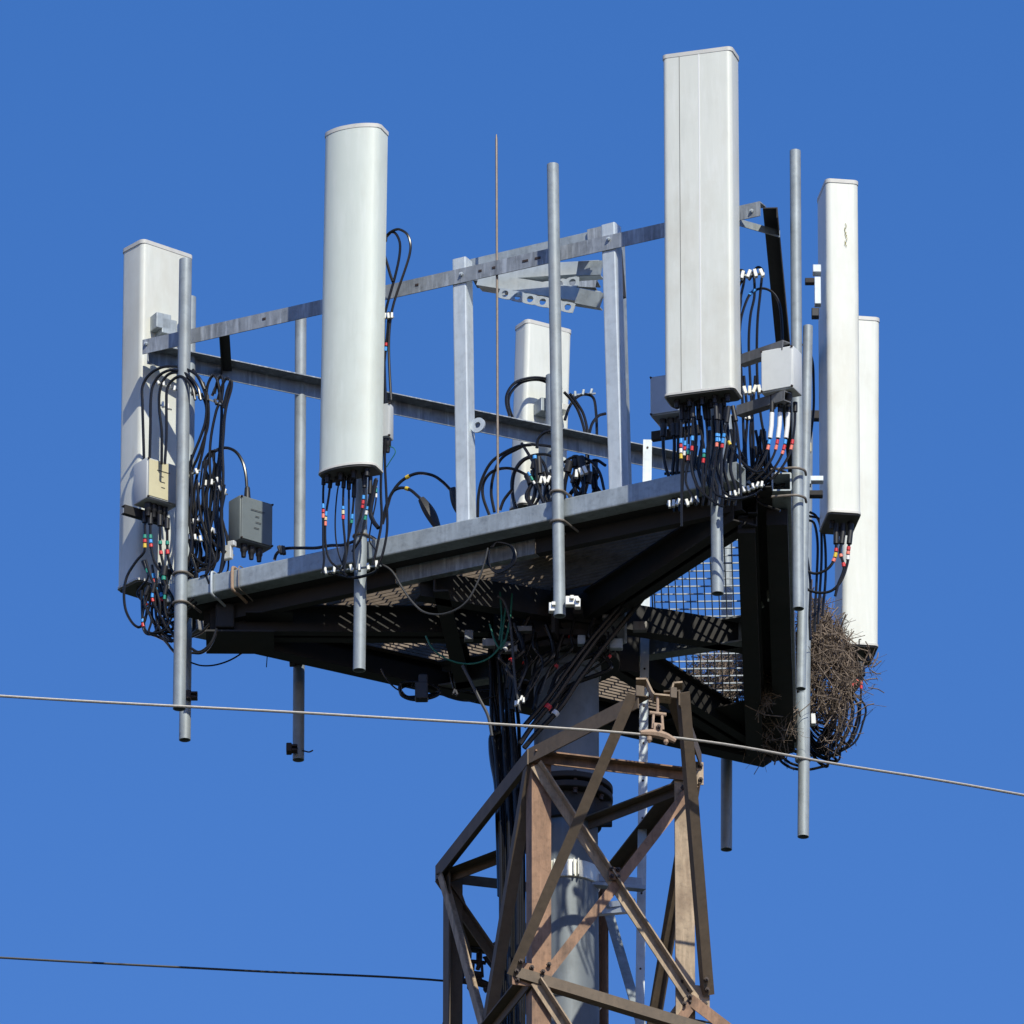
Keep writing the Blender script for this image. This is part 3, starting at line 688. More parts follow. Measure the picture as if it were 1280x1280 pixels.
def wire(label, pts, Ym, m, r=.0075):
    P = []
    for px, py in pts:
        dpx = (px - pts[0][0]); Y = Ym + (px - CX) * PX * math.tan(R_(16.7)); P.append(at(px, py, Y))
    bm = bmesh.new(); sweep(bm, spline(P, 10), r); o = link('overhead_wire', bm, m, None, True)
    return center_origin(tag(o, label, 'wire', 'overhead wires crossing the picture'), P[0])
CX = 822
wire('pale overhead wire crossing in front of the tower through the near clamp', [(-2600, 840), (-1300, 812), (-600, 826), (0, 870), (411, 893), (822, 920), (1051, 956), (1280, 994), (1900, 1110), (3200, 1400)], Yt, 'wire')
CX = 597
wire('dark overhead wire low on the left ending at the far clamp behind the tower', [(-2600, 1110), (-1300, 1120), (-600, 1160), (0, 1197), (300, 1213), (597, 1230), (880, 1277), (1300, 1350), (2600, 1620)], Yb, 'wire_dark', .0065)

# ------------------------------------------------------------------ lightning rod, climbing strip
bm = bmesh.new(); a, b = on(622.5, 648, 'F', -.02), on(620.5, 168, 'F', -.02); sweep(bm, [a, a.lerp(b, .6), a.lerp(b, .985), b], lambda k: .0066 if k < .9 else .003, 10)
center_origin(tag(link('lightning_rod', bm, 'rod', None, True), 'thin copper toned rod rising above the front beam', 'rod'), a)
cs = thing('climbing_strip', 'flat perforated steel strip running up behind the tower from below to above the deck', 'strip', at(799, 1300, 66.85))
a, b = at(798, 1400, 66.85), at(809.5, 550, 66.85)
bm = bmesh.new(); prism(bm, rect(.012, .047), a, b, hint=RT); link('strip', bm, 'post', cs)
bm = bmesh.new(); prism(bm, rect(.03, .008), a + Vector((-.02, .02, 0)), b + Vector((-.02, .02, 0)), hint=RT); link('rear_flange', bm, 'galv', cs)
for k in range(18):
    p = b.lerp(a, .012 + k * .055); bm = bmesh.new(); lathe(bm, p + Vector((0, -.006, 0)), Vector((0, -1, 0)), [(0, .006), (.003, .006)], 10); link('rivet', bm, 'bolt', cs)
for px0, py0, px1, py1, h in ((725, 1104, 805, 1111, .02), (700, 1094, 800, 1104, .04), (748, 1140, 796, 1136, .035), (757, 1132, 790, 1128, .03)):
    bm = bmesh.new(); prism(bm, rect(.05, h), at(px0, py0, 66.6), at(px1, py1, 66.75)); link('standoff', bm, 'mesh', cs)

# ------------------------------------------------------------------ cables
ORD = ['first', 'second', 'third', 'fourth', 'fifth', 'sixth', 'seventh', 'eighth', 'ninth', 'tenth', 'eleventh', 'twelfth', 'thirteenth', 'fourteenth', 'fifteenth', 'sixteenth']
def cable(pts, Y, label, r=.0072, bands='', by=None, m='black', boot=None, group=None, cat='cable', face=None, sleeve=None):
    """pts in photo pixels; depth from a face offset or a plane Y (each point may carry its own depth as a third value)"""
    P = []
    for p in pts:
        dd = p[2] if len(p) > 2 else 0
        P.append((on(p[0], p[1], face, Y + dd) if face else at(p[0], p[1], Y + dd)))
    path = spline(P, 7); bm = bmesh.new(); sweep(bm, path, r); o = link('cable', bm, m, None, True)
    center_origin(o, P[0]); tag(o, label, cat, group)
    def seg(i0, i1, rr, mm, name):
        i0 = max(0, i0); i1 = min(len(path) - 1, max(i1, i0 + 1))
        b_ = bmesh.new(); sweep(b_, path[i0:i1 + 1] if i1 > i0 else path[i0:i0 + 2], rr, 10); link(name, b_, mm, o, True)
    # arc length table
    s = [0]
    for a_, b_ in zip(path, path[1:]): s.append(s[-1] + (b_ - a_).length)
    def point(d):
        d = max(0, min(s[-1] - 1e-5, d))
        for i in range(len(s) - 1):
            if s[i + 1] >= d: return path[i].lerp(path[i + 1], (d - s[i]) / max(1e-6, s[i + 1] - s[i]))
        return path[-1]
    def tube(d0, d1, rr, mm, name):
        b_ = bmesh.new(); sweep(b_, [point(d0), point((d0 + d1) / 2), point(d1)], rr, 10); link(name, b_, mm, o, True)
    if bands:
        d = (by if by is not None else 38) * PX * 1.05
        for ch in bands:
            wd = .022 * (.75 + .5 * ((len(o.name) * 7 + int(d * 1e4)) % 10) / 10)
            if ch in TAPE: tube(d, d + wd, r * 1.38, TAPE[ch], 'tape_band')
            d += wd + .007
    if boot: tube(0, boot * PX * 1.05, r * 1.9, 'rubber', 'boot')
    if sleeve: tube(sleeve[0] * PX, sleeve[1] * PX, r * 1.9, 'white_sleeve', 'sleeve')
    return o
def clips(label, px0, py0, px1, py1, Y, n, face=None, m='stain', size=.022, parent=None):
    f = (lambda x, y: on(x, y, face, Y)) if face else (lambda x, y: at(x, y, Y))
    a, b = f(px0, py0), f(px1, py1); t = thing('cable_hanger', label, 'cable clamp', a)
    bm = bmesh.new(); prism(bm, rect(.012, .008), a, b); link('hanger_bar', bm, 'galv', t)
    for i in range(n):
        c = a.lerp(b, (i + .5) / n) + Vector((0, -.014, random.uniform(-.006, .006))); bm = bmesh.new()
        th = R_(random.uniform(-25, 25)); ax = Vector((math.cos(th), 0, math.sin(th))); az = Vector((-math.sin(th), 0, math.cos(th)))
        obox(bm, c, ax, Vector((0, 1, 0)), az, size * .62, size, size * 1.5, .003); link('clip_block', bm, m, t)

# --- under the curved antenna (B)
GB = 'jumper cables hanging under the curved antenna'
def lb(k, where): return '%s black jumper cable from the left %s' % (ORD[k], where)
uB = [
 ([(405, 594), (404, 615), (404, 640), (404, 680), (405, 700), (403, 716)], 'brp', 37, 12),
 ([(414, 594), (411, 620), (407, 648), (407, 680), (412, 700), (425, 712), (434, 720)], 'bcp', 46, 16),
 ([(425, 596), (421, 620), (419, 650), (420, 675), (424, 695), (430, 710)], '', 0, 0),
 ([(430, 596), (429, 620), (429, 650), (431, 675), (432, 695), (430, 715)], 'bcr', 38, 14),
 ([(436, 598), (436, 640), (435, 680), (430, 705), (425, 715)], '', 0, 14),
 ([(443, 598), (442, 625), (439, 655), (434, 680), (428, 705)], 'bg', 46, 24),
 ([(456, 592), (455, 615), (452, 640), (445, 665), (442, 690), (444, 712)], 'brr', 28, 18),
 ([(463, 596), (462, 620), (456, 650), (451, 672), (440, 690)], 'bwg', 38, 22),
 ([(470, 598), (470, 625), (464, 655), (462, 676), (470, 688)], 'wgw', 8, 6),
]
for k, (pts, bands, by, boot) in enumerate(uB):
    cable(pts, .32 - .02 * (k % 3), lb(k, 'under the curved antenna'), .0062 if k not in (2, 8) else .004, bands, by, boot=boot or None, group=GB, face='F')
cable([(470, 600), (466, 620), (463, 640), (467, 652), (473, 660)], .30, 'short stiff black cable curled by the foot of the curved antenna', .012, face='F')
clips('row of bright clips at the pipe stub under the curved antenna', 402, 716, 476, 707, .17, 7, 'F', size=.026)
cable([(474, 706), (470, 714), (455, 720), (440, 722), (420, 718), (404, 716)], .16, 'black cable running through the clips under the curved antenna', .008, face='F')
# right edge of the curved antenna
cable([(482, 302), (484, 294), (492, 288), (500, 287), (509, 293), (513, 305), (512, 318), (507, 335), (499, 358), (492, 380), (488, 400), (486, 430), (487, 465), (489, 500)], .20, 'outer black cable looping over the right edge of the curved antenna', .0072, '', face='F')
cable([(483, 296), (490, 290), (496, 294), (500, 305), (499, 322), (494, 345), (487, 370), (481, 395), (480, 420), (481, 470), (483, 520), (481, 570), (483, 620), (484, 660), (479, 690), (472, 708)], .19, 'inner black cable looping over and down the edge of the curved antenna', .0072, '', face='F')
cable([(480, 318), (484, 330), (488, 344), (491, 352)], .20, 'short black cable behind the loops at the curved antenna edge', .008, face='F')
cable([(486, 390), (484, 420), (480, 460), (481, 500), (478, 560), (476, 610), (477, 650), (472, 680), (466, 706)], .2, 'black cable straight down the right edge of the curved antenna', .0072, 'rb', 40, face='F')
clips('small clip holding two cables at the edge of the curved antenna', 479, 398, 492, 396, .2, 3, 'F')
cable([(486, 558), (492, 560), (494, 566), (488, 576), (483, 584)], .18, 'thin green tail wire beside the curved antenna', .0025, m='green', face='F')
# two fat connectors on the deck
for (p, q, lab) in (([(478, 650), (486, 624), (500, 603), (520, 592), (540, 594), (553, 602), (563, 612)], [(566, 611), (573, 632), (583, 652)], 'black cable arching to the fat connector beside the left post'),
                    ([(478, 655), (484, 634), (490, 616), (500, 610), (512, 612), (522, 620), (528, 626)], [(527, 624), (538, 642), (548, 662)], 'black cable arching to the fat connector left of the left post')):
    o = cable(p, -.30, lab, .0085, 'y', 60, face='F')
    bm = bmesh.new(); sweep(bm, spline([on(x, y, 'F', -.3) for x, y in q], 6), lambda k: .020 + .012 * math.sin(math.pi * min(1, k * 1.1)), 6); link('fat_connector', bm, 'rubber', o)
# cable on the deck left of B
cable([(343, 700), (346, 692), (355, 686), (375, 685), (395, 685), (412, 682), (430, 681), (452, 673), (464, 671), (475, 680)], -.06, 'black cable lying along the front beam left of the curved antenna', .0085, face='F')
clips('black gripper standing on the front beam left of the curved antenna', 349, 690, 356, 688, -.05, 3, 'F', 'rubber', .03)
# long thin cable hanging under the front channel
cable([(475, 704), (490, 714), (503, 735), (515, 752), (530, 765), (550, 768), (570, 762), (585, 750), (597, 728), (606, 702), (610, 685)], .02, 'thin grey cable sagging in an arc below the front beam', .0055, m='wire_dark', face='F')
for k in range(4):
    cable([(612, 688), (608 + k, 700), (612 + k, 709 + k), (625, 713 + k), (638 + k * 1.5, 705), (642 + k, 692), (636 + k, 682), (622, 678), (613 + k, 684)], -.02 + .012 * k, 'coil of thin black cable tied below the front beam' if k == 0 else 'coil of thin black cable tied below the front beam', .0045, group='turns of the small coil below the front beam', face='F')

# --- left cluster
GL = 'black cables draped over the left end of the platform'
left = [
 ([(180, 575), (179, 540), (178, 505), (178, 484), (186, 469), (200, 460), (215, 458), (232, 461), (248, 471), (256, 487)], .10),
 ([(187, 577), (188, 535), (189, 492), (196, 473), (208, 464), (222, 463), (236, 470), (247, 484), (251, 500)], .11),
 ([(202, 580), (202, 540), (199, 510), (200, 487), (208, 470), (222, 466), (238, 477), (246, 492)], .10),
 ([(206, 580), (208, 545), (208, 510), (209, 486), (217, 474), (228, 471), (240, 484), (244, 500)], .12),
 ([(241, 462), (251, 478), (258, 500), (257, 525), (251, 545), (243, 565), (236, 585), (233, 610), (236, 640), (238, 665)], .02),
 ([(254, 478), (260, 500), (260, 530), (254, 552), (247, 572), (240, 590), (240, 620), (243, 650), (249, 670), (250, 690), (246, 708), (236, 716)], .0),
 ([(252, 492), (258, 510), (257, 540), (253, 565), (247, 590), (243, 615), (244, 640), (251, 660), (257, 678), (258, 695), (255, 708), (245, 716), (234, 717)], -.02),
 ([(257, 500), (260, 480), (267, 469), (273, 480), (275, 500), (270, 515), (264, 545), (262, 575), (263, 600), (259, 615), (256, 640), (260, 665), (270, 682), (282, 690)], .0),
 ([(265, 495), (271, 482), (274, 490), (277, 510), (276, 540), (274, 570), (270, 600), (268, 635), (270, 660), (276, 688)], -.02),
 ([(272, 500), (277, 484), (283, 473), (288, 478), (284, 495), (281, 520), (279, 550), (276, 580), (274, 610), (272, 640), (273, 670), (270, 700), (262, 720)], .0),
 ([(279, 510), (284, 488), (289, 476), (289, 486), (283, 508), (280, 530), (278, 560), (279, 590), (278, 625), (275, 660), (278, 690)], .03),
 ([(268, 492), (272, 476), (277, 470), (279, 482), (277, 504), (278, 530), (276, 565), (271, 600), (267, 640), (262, 670), (266, 700), (256, 722)], -.01),
 ([(262, 600), (255, 580), (262, 566), (272, 563)], -.02),
 ([(246, 600), (250, 640), (258, 670), (268, 700), (258, 715), (262, 730)], .05),
 ([(238, 590), (240, 620), (237, 650), (240, 680), (234, 706)], .06),
 ([(268, 700), (258, 706), (247, 700), (240, 690), (236, 675)], .04),
]
for k, (p, off) in enumerate(left): cable(p, off, 'black cable in the tangle right of the left pipe' if k > 3 else lb(k, 'arching over the label box'), .0078, group=GL if k > 3 else 'cables arching over the label box', face='F')
random.seed(11)
for k in range(22):
    x = random.uniform(236, 282); x2 = x + random.uniform(-14, 14); y0 = random.uniform(560, 640); y1 = random.uniform(690, 725)
    cable([(x, y0), (x + random.uniform(-6, 6), (y0 * 2 + y1) / 3), (x2, (y0 + 2 * y1) / 3), (x2 + random.uniform(-8, 8), y1), (x2 - 14, y1 + 8)], random.uniform(-.1, .06), 'black cable in the tangle right of the left pipe', random.choice((.005, .0075, .0085)), group=GL, face='F')
for k in range(14):
    x = random.uniform(176, 214); y = random.uniform(700, 745)
    cable([(x, y), (x + random.uniform(-6, 8), y + 20), (x + random.uniform(-8, 14), y + 42), (x + random.uniform(0, 20), y + 58), (x + random.uniform(12, 34), y + random.uniform(48, 66)), (x + random.uniform(24, 40), y + 40)], random.uniform(-.05, .08), 'black cable in the dense loops behind the foot of the left pipe', random.choice((.006, .0078, .009)), random.choice(('', '', 'br', 'g')), 12, group='dense loops behind the foot of the left pipe', face='F', boot=random.choice((None, 12)))
cable([(257, 604), (256, 590), (262, 572), (272, 562), (284, 560), (295, 565), (303, 577), (307, 592), (308.5, 610), (309, 625)], -.22, 'black cable arching into the top of the slate grey box', .0085, face='F')
bm = bmesh.new(); lathe(bm, on(309, 626, 'F', -.22), dZ, [(0, .022), (.02, .018), (.075, .014), (.08, .011)], 12); center_origin(tag(link('cable_boot', bm, 'rubber', None, True), 'black rubber boot on top of the slate grey box', 'boot'), on(309, 626, 'F', -.22))
for i, (a_, b_, n_, off) in enumerate((((194, 478), (222, 488), 4, .08), ((236, 490), (284, 508), 5, .0), ((233, 596), (250, 588), 2, .0), ((246, 610), (276, 600), 4, -.02), ((272, 612), (284, 618), 2, -.01), ((233, 656), (252, 650), 3, .02), ((262, 663), (275, 668), 3, -.03), ((234, 672), (254, 676), 3, .03), ((276, 690), (292, 694), 2, -.05), ((200, 506), (214, 512), 2, .06))):
    clips('%s row of bright cable clips from the top left of the left pipe tangle' % ORD[i], a_[0], a_[1], b_[0], b_[1], off, n_, 'F', 'rubber' if i == 1 else 'stain')
bm = bmesh.new(); obox(bm, on(285, 691, 'F', -.02), dF, nF, dZ, .05, .03, .08, .005); obox(bm, on(290, 680, 'F', -.02), dF, nF, dZ, .04, .03, .03, .004)
center_origin(tag(link('cable_bracket', bm, 'stain'), 'bright clamp bracket beside the slate grey box', 'bracket'), on(285, 691, 'F', -.02))
cable([(258, 676), (262, 688), (265, 698)], -.06, 'short green earth wire in the left cable tangle', .004, m='green', face='F')
# below label box
for k, (p, bands, by) in enumerate((
  ([(181, 640), (181, 660), (181, 680), (180, 690), (170, 702), (159, 720), (155, 740), (157, 762), (165, 778), (174, 784), (181, 776), (184, 760)], 'gry', 30),
  ([(188, 642), (188, 665), (189, 684), (193, 702), (202, 717), (208, 730), (207, 760), (203, 780)], 'gbr', 28),
  ([(200, 644), (200, 665), (201, 690), (206, 715), (209, 735), (206, 770)], 'g r', 34),
  ([(209, 648), (209, 670), (210, 695), (216, 715), (225, 722)], 'g r', 30),
  ([(182, 700), (188, 720), (196, 740), (200, 760), (197, 785), (188, 793), (180, 788), (178, 770), (183, 750), (187, 735)], '', 0),
  ([(177, 738), (178, 770), (180, 785), (188, 792), (200, 790), (208, 780), (212, 765)], 'br', 38),
  ([(190, 740), (186, 760), (180, 778), (183, 790), (195, 795), (206, 800), (215, 802)], '', 0),
  ([(193, 744), (196, 775), (202, 790), (212, 798), (218, 802)], '', 0),
  ([(206, 775), (214, 790), (220, 800)], '', 0),
  ([(200, 795), (208, 803), (215, 812), (221, 818)], '', 0),
  ([(240, 796), (252, 790), (262, 780)], '', 0),
  ([(238, 810), (248, 815), (258, 810), (266, 800), (271, 786)], '', 0),
  ([(240, 816), (252, 816), (262, 808), (270, 792)], '', 0))):
    cable(p, .05, lb(k, 'in the loops under the label box'), .0075, bands, by, boot=14 if k < 4 else None, group='cable loops under the label box at the left', face='F')
cable([(238, 828), (252, 832), (270, 831), (290, 824), (312, 810)], .0, 'thin black cable drooping below the left end of the platform', .0045, face='B')
cable([(333, 806), (334, 818), (333, 834)], 0, 'short thin wire end dangling below the platform', .0025, face='B')

# --- centre cluster around G
GC = 'black cables looping on the deck before the small rear antenna'
mid = [
 ([(637, 520), (633, 505), (634, 492), (642, 480), (655, 474), (672, 472), (690, 476), (702, 487)], .1, 'B'),
 ([(642, 525), (636, 508), (637, 494), (646, 482), (658, 476), (675, 475), (692, 482)], .12, 'B'),
 ([(705, 490), (714, 500), (722, 512), (729, 532), (733, 555), (733, 580), (732, 608)], -.02, 'B'),
 ([(712, 492), (722, 505), (730, 520), (735, 545), (735, 575), (738, 605)], .0, 'B'),
 ([(706, 525), (712, 508), (722, 496), (733, 493), (742, 498), (745, 515), (746, 535), (746, 552)], .05, 'B'),
 ([(736, 545), (740, 530), (748, 520), (757, 517)], .0, 'B'),
 ([(597, 646), (598, 620), (603, 598), (614, 578), (630, 566), (648, 558), (664, 556)], -.3, 'F'),
 ([(612, 645), (604, 622), (604, 605), (612, 592), (625, 586), (640, 586), (655, 592), (665, 600), (670, 610)], -.35, 'F'),
 ([(618, 640), (614, 615), (618, 590), (628, 572), (645, 562), (660, 556), (680, 557), (700, 560)], -.4, 'F'),
 ([(645, 640), (640, 615), (641, 595), (650, 578), (664, 570), (680, 568), (695, 572)], -.45, 'F'),
 ([(648, 642), (641, 618), (643, 592), (654, 576), (668, 570)], -.4, 'F'),
 ([(668, 568), (670, 585), (672, 605), (678, 625), (684, 635)], -.3, 'F'),
 ([(671, 560), (673, 548), (682, 540), (695, 538)], -.3, 'F'),
 ([(652, 554), (662, 570), (672, 588), (680, 606)], -.4, 'F'),
 ([(672, 570), (680, 580), (685, 595), (690, 610)], -.35, 'F'),
 ([(705, 578), (715, 572), (728, 572), (740, 578), (750, 592), (755, 612)], -.35, 'F'),
 ([(708, 584), (716, 600), (728, 615), (740, 622)], -.35, 'F'),
 ([(733, 580), (745, 575), (757, 582)], -.4, 'F'),
 ([(640, 612), (630, 625), (625, 638)], -.3, 'F'),
]
for k, (p, off, fc) in enumerate(mid):
    cable(p, off, 'black cable looping before the small rear antenna', .0082, 'b' if k in (11,) else '', 2, group=GC, face=fc)
random.seed(5)
for k in range(24):
    x = random.uniform(660, 750); cable([(x + random.uniform(-8, 8), 575 + random.uniform(-5, 20)), (x, 605), (x + random.uniform(-10, 10), 622), (x + random.uniform(-18, 18), 640)], random.uniform(-.5, -.3), 'black cable looping before the small rear antenna', random.choice((.008, .011)), group=GC, face='F', boot=random.choice((None, 14, 22)))
cable([(660, 590), (668, 604), (674, 614)], -.3, 'blue and green banded cable before the small rear antenna', .005, 'bgw', 1, face='F')
cable([(700, 590), (712, 582), (722, 576), (728, 574)], -.36, 'cable with red and yellow tape right of the middle pipe', .007, 'r y', 14, face='F')
clips('bright clips at the foot of the small rear antenna', 674, 604, 688, 600, -.32, 3, 'F', size=.028); clips('bright clips right of the middle pipe on the deck', 718, 596, 734, 588, -.3, 3, 'F', size=.03)
clips('clip pair beside the small rear antenna', 714, 494, 744, 492, .05, 3, 'B', 'galv')
bm = bmesh.new(); 
for k in range(60):
    c = on(random.uniform(655, 745), 640 - (0) + random.uniform(-14, 4), 'F', random.uniform(-.5, -.25)); c.z = ZB + random.uniform(.01, .16); th = random.uniform(0, 3)
    obox(bm, c, Vector((math.cos(th), math.sin(th), 0)), Vector((-math.sin(th), math.cos(th), 0)), dZ, random.uniform(.04, .09), .04, random.uniform(.02, .05), .004)
center_origin(tag(link('connector_pile', bm, 'rubber'), 'dark pile of cable connectors lying on the deck behind the middle pipe', 'connectors', kind='stuff'), on(700, 630, 'F', -.4))

# --- under the seamed antenna (D)
GD = 'jumper cables hanging under the seamed antenna'
uD = [
 ([(852, 505), (852, 530), (851, 560), (852, 590), (852, 620), (852, 658)], 'brwy', 44, .33),
 ([(858, 508), (857, 535), (856, 560), (854, 585), (852, 640)], 'brw', 44, .30),
 ([(861, 505), (861, 545), (860, 575), (857, 600), (863, 616), (873, 630)], 'bgp', 52, .31),
 ([(866, 502), (866, 530), (865, 560), (864, 580), (868, 600), (878, 615), (893, 628), (905, 634)], 'b r', 44, .34),
 ([(873, 505), (874, 530), (880, 560), (878, 590), (880, 620)], 'bgr', 60, .28),
 ([(880, 505), (884, 540), (884, 575), (880, 610)], '', 0, .27),
 ([(885, 505), (887, 540), (886, 575), (888, 610)], 'b', 30, .27),
 ([(895, 505), (896, 530), (896, 555), (894, 580), (891, 600), (893, 615), (905, 622), (925, 624), (945, 618)], 'bbp', 38, .33),
 ([(900, 505), (898, 540), (902, 570), (902, 600), (905, 615), (920, 622), (940, 620), (952, 612)], 'bb', 38, .30),
 ([(911, 508), (908, 530), (903, 555), (901, 585), (903, 610)], 'bbr', 34, .34),
 ([(905, 505), (905, 535), (915, 560), (930, 580), (945, 590), (955, 588)], 'y', 50, .25),
 ([(916, 508), (922, 540), (925, 580), (926, 620)], '', 0, .28),
]
for k, (p, bands, by, off) in enumerate(uD): cable(p, off, lb(k, 'under the seamed antenna'), .0065, bands, by, boot=20, group=GD, face='F')
# shiny clips below
clips('row of bright clips at the end of the front beam', 834, 631, 850, 629, .16, 3, 'F', size=.026); clips('second row of bright clips right of the beam end', 856, 630, 874, 624, .16, 3, 'F', size=.026)
clips('long slanted row of bright clips beside the square tube end', 905, 622, 955, 606, .18, 9, 'F', size=.022)
# long cables between D and the radio unit
GR = 'long cables running down between the seamed antenna and the radio unit'
for k, p in enumerate(([(924, 345), (925, 338), (930, 340), (930, 352), (926, 372), (924, 400), (926, 450), (928, 500), (930, 560), (932, 610)],
    [(940, 342), (947, 334), (953, 338), (952, 350), (950, 370), (947, 400), (946, 440), (947, 480), (951, 520), (957, 560), (954, 600), (946, 615), (930, 628), (912, 634)],
    [(936, 350), (942, 345), (943, 370), (938, 395), (936, 430), (938, 480), (941, 530), (942, 580), (940, 610)],
    [(924, 420), (927, 395), (936, 370), (946, 362), (957, 361), (967, 367), (974, 380), (977, 400), (978, 425), (979, 438)],
    [(928, 350), (922, 362), (926, 375), (923, 395)],
    [(930, 470), (934, 520), (932, 560), (935, 600)], [(944, 470), (942, 500), (938, 540), (940, 590)])):
    cable(p, 65.30, lb(k, 'between the seamed antenna and the radio unit'), .0072, 'bb' if k == 3 else '', 55 if k == 3 else 0, group=GR)
clips('clip row at the top right edge of the seamed antenna', 924, 345, 956, 342, 65.25, 4, None, size=.03); clips('clip row below the radio unit channel', 928, 491, 952, 487, 65.2, 4, None, size=.03)
clips('small clip under the radio unit', 930, 520, 938, 524, 65.3, 2)
for k, x in enumerate((964, 974, 984, 993)):
    cable([(x + 1, 503), (x + 1, 515), (x, 535), (x - 4, 560), (x - 10, 575), (x - 20, 590), (x - 30, 600)], 64.84 + .02 * k, lb(k, 'under the light grey radio unit'), .0065, 'brp'[k % 2:] if k else 'bp', 48, boot=12, group='white sleeved cables under the radio unit', sleeve=(14, 48) if k < 3 else None)
for k in range(30):     # tangle on the deck corner
    random.seed(100 + k); x = random.uniform(862, 962); y = random.uniform(552, 604)
    cable([(x, y - 25), (x + random.uniform(-4, 4), y), (x + random.uniform(-15, 15), y + 18), (x + random.uniform(-30, 30), y + 30), (x + random.uniform(-40, 40), y + random.uniform(25, 45))], 65.25 + random.uniform(-.1, .25), 'black cable in the tangle under the seamed antenna', .0078, group='tangled cables beside the square tube end')
for k, p in enumerate(([(830, 530), (829, 548), (830, 570), (834, 590), (840, 605), (842, 625)], [(842, 530), (843, 560), (841, 590), (842, 615), (843, 640)], [(848, 530), (848, 560), (846, 600), (850, 640)])):
    cable(p, .0, lb(k, 'dropping from the bluish radio unit'), .009, boot=16, group='cables dropping from the bluish radio unit', face='F')
for k in range(7):     # vertical runs behind D's connectors
    x = 868 + k * 8; cable([(x, 520), (x + 2, 550), (x - 3, 585), (x + 4, 612), (x + 2, 632)], .14, 'black cable behind the jumpers of the seamed antenna', .009, group='cables behind the jumpers of the seamed antenna', face='F')
# --- right of pipe P5
GQ = 'cables around the rear pipe at the right'
for k, p in enumerate(([(1006, 425), (1012, 440), (1016, 455), (1017, 480), (1017, 510), (1014, 540), (1011, 558), (1009, 590)],
    [(1004, 430), (1008, 445), (1007, 480), (1005, 520), (1006, 545), (1010, 560), (1008, 590)],
    [(1012, 640), (1020, 645), (1026, 660), (1027, 690), (1026, 720), (1024, 750), (1022, 780)],
    [(1010, 650), (1018, 655), (1022, 680), (1021, 720), (1019, 760), (1018, 790)], [(1011, 645), (1025, 650), (1031, 675), (1032, 720), (1028, 770)],
    [(1008, 690), (1013, 730), (1012, 770), (1013, 800)])):
    cable(p, 66.9, lb(k, 'beside the rear pipe at the right'), .0072, group=GQ)
bm = bmesh.new(); obox(bm, at(1010, 560, 66.6), RT, Vector((0, 1, 0)), dZ, .035, .03, .055, .005); center_origin(tag(link('cable_tag', bm, 't_cream'), 'small yellow cable block behind the right corner pipe', 'tag'), at(1010, 560, 66.6))
for k, (p, b_, by) in enumerate(([[(1046, 655), (1045, 672), (1045, 690), (1041, 703), (1033, 712), (1020, 717), (1008, 713), (1003, 705)], 'ryp', 32],
     [[(1064, 655), (1062, 675), (1060, 692), (1059, 705), (1052, 725), (1040, 738), (1025, 741), (1010, 737), (1003, 728)], 'rpw', 30],
     [[(1054, 655), (1053, 675), (1050, 690), (1055, 710), (1048, 730), (1044, 745)], 'p r', 40])):
    cable(p, 66.7, lb(k, 'looping below the narrow right antenna'), .0078, b_, by, boot=26, group='cables looping below the narrow right antenna')
random.seed(21)
for k in range(18):
    x0 = random.uniform(1042, 1077); dpt = random.uniform(905, 962); xr = random.uniform(1035, 1081)
    cable([(x0, 828), (x0 + 1, 850), (xr, 880), (xr - 2, 905), (xr - 14, 930), (1040 + random.uniform(-8, 8), dpt), (1020, dpt - 8), (1008, dpt - 30), (1008, dpt - 60)], 68.5 + random.uniform(-.15, .1), 'black cable looping below the rearmost antenna and the nest', random.choice((.006, .0078)), random.choice(('', 'pr', 'r', '')), 25, group='big cable loops below the rearmost antenna', boot=18)
for k, p in enumerate(([(955, 915), (965, 930), (975, 950), (990, 960), (1010, 962), (1030, 958)], [(958, 918), (975, 932), (995, 940), (1015, 945)], [(962, 920), (972, 938), (985, 952), (1000, 958)])):
    cable(p, 68.3, lb(k, 'sagging under the rear right corner'), .0078, group='cables sagging under the rear right corner')
for k in range(15):
    random.seed(300 + k); x = random.uniform(948, 964)
    cable([(px_, py_, (py_ - 640) / 96.0) for px_, py_ in ((x, 632), (x + random.uniform(-6, 10), 680), (x + random.uniform(-6, 12), 720), (x + random.uniform(-10, 6), 770), (x + random.uniform(-8, 6), 830), (x + random.uniform(-8, 8), 880), (x + random.uniform(0, 12), 925))], 65.75 + random.uniform(-.1, .2), 'black cable running down between the inner beam and the right tube', random.choice((.0075, .011)), group='cables between the inner beam and the right tube')
clips('bright clip beside the inner beam', 940, 688, 956, 684, 66.4, 3); clips('bright clips low beside the inner beam', 942, 752, 956, 758, 66.5, 2); clips('lone bright clip between beam and right tube', 959, 746, 963, 747, 66.3, 1, size=.035); clips('white clip under the nest by the pipe', 1013, 902, 1020, 901, 68.1, 1, None, 't_white', .04)

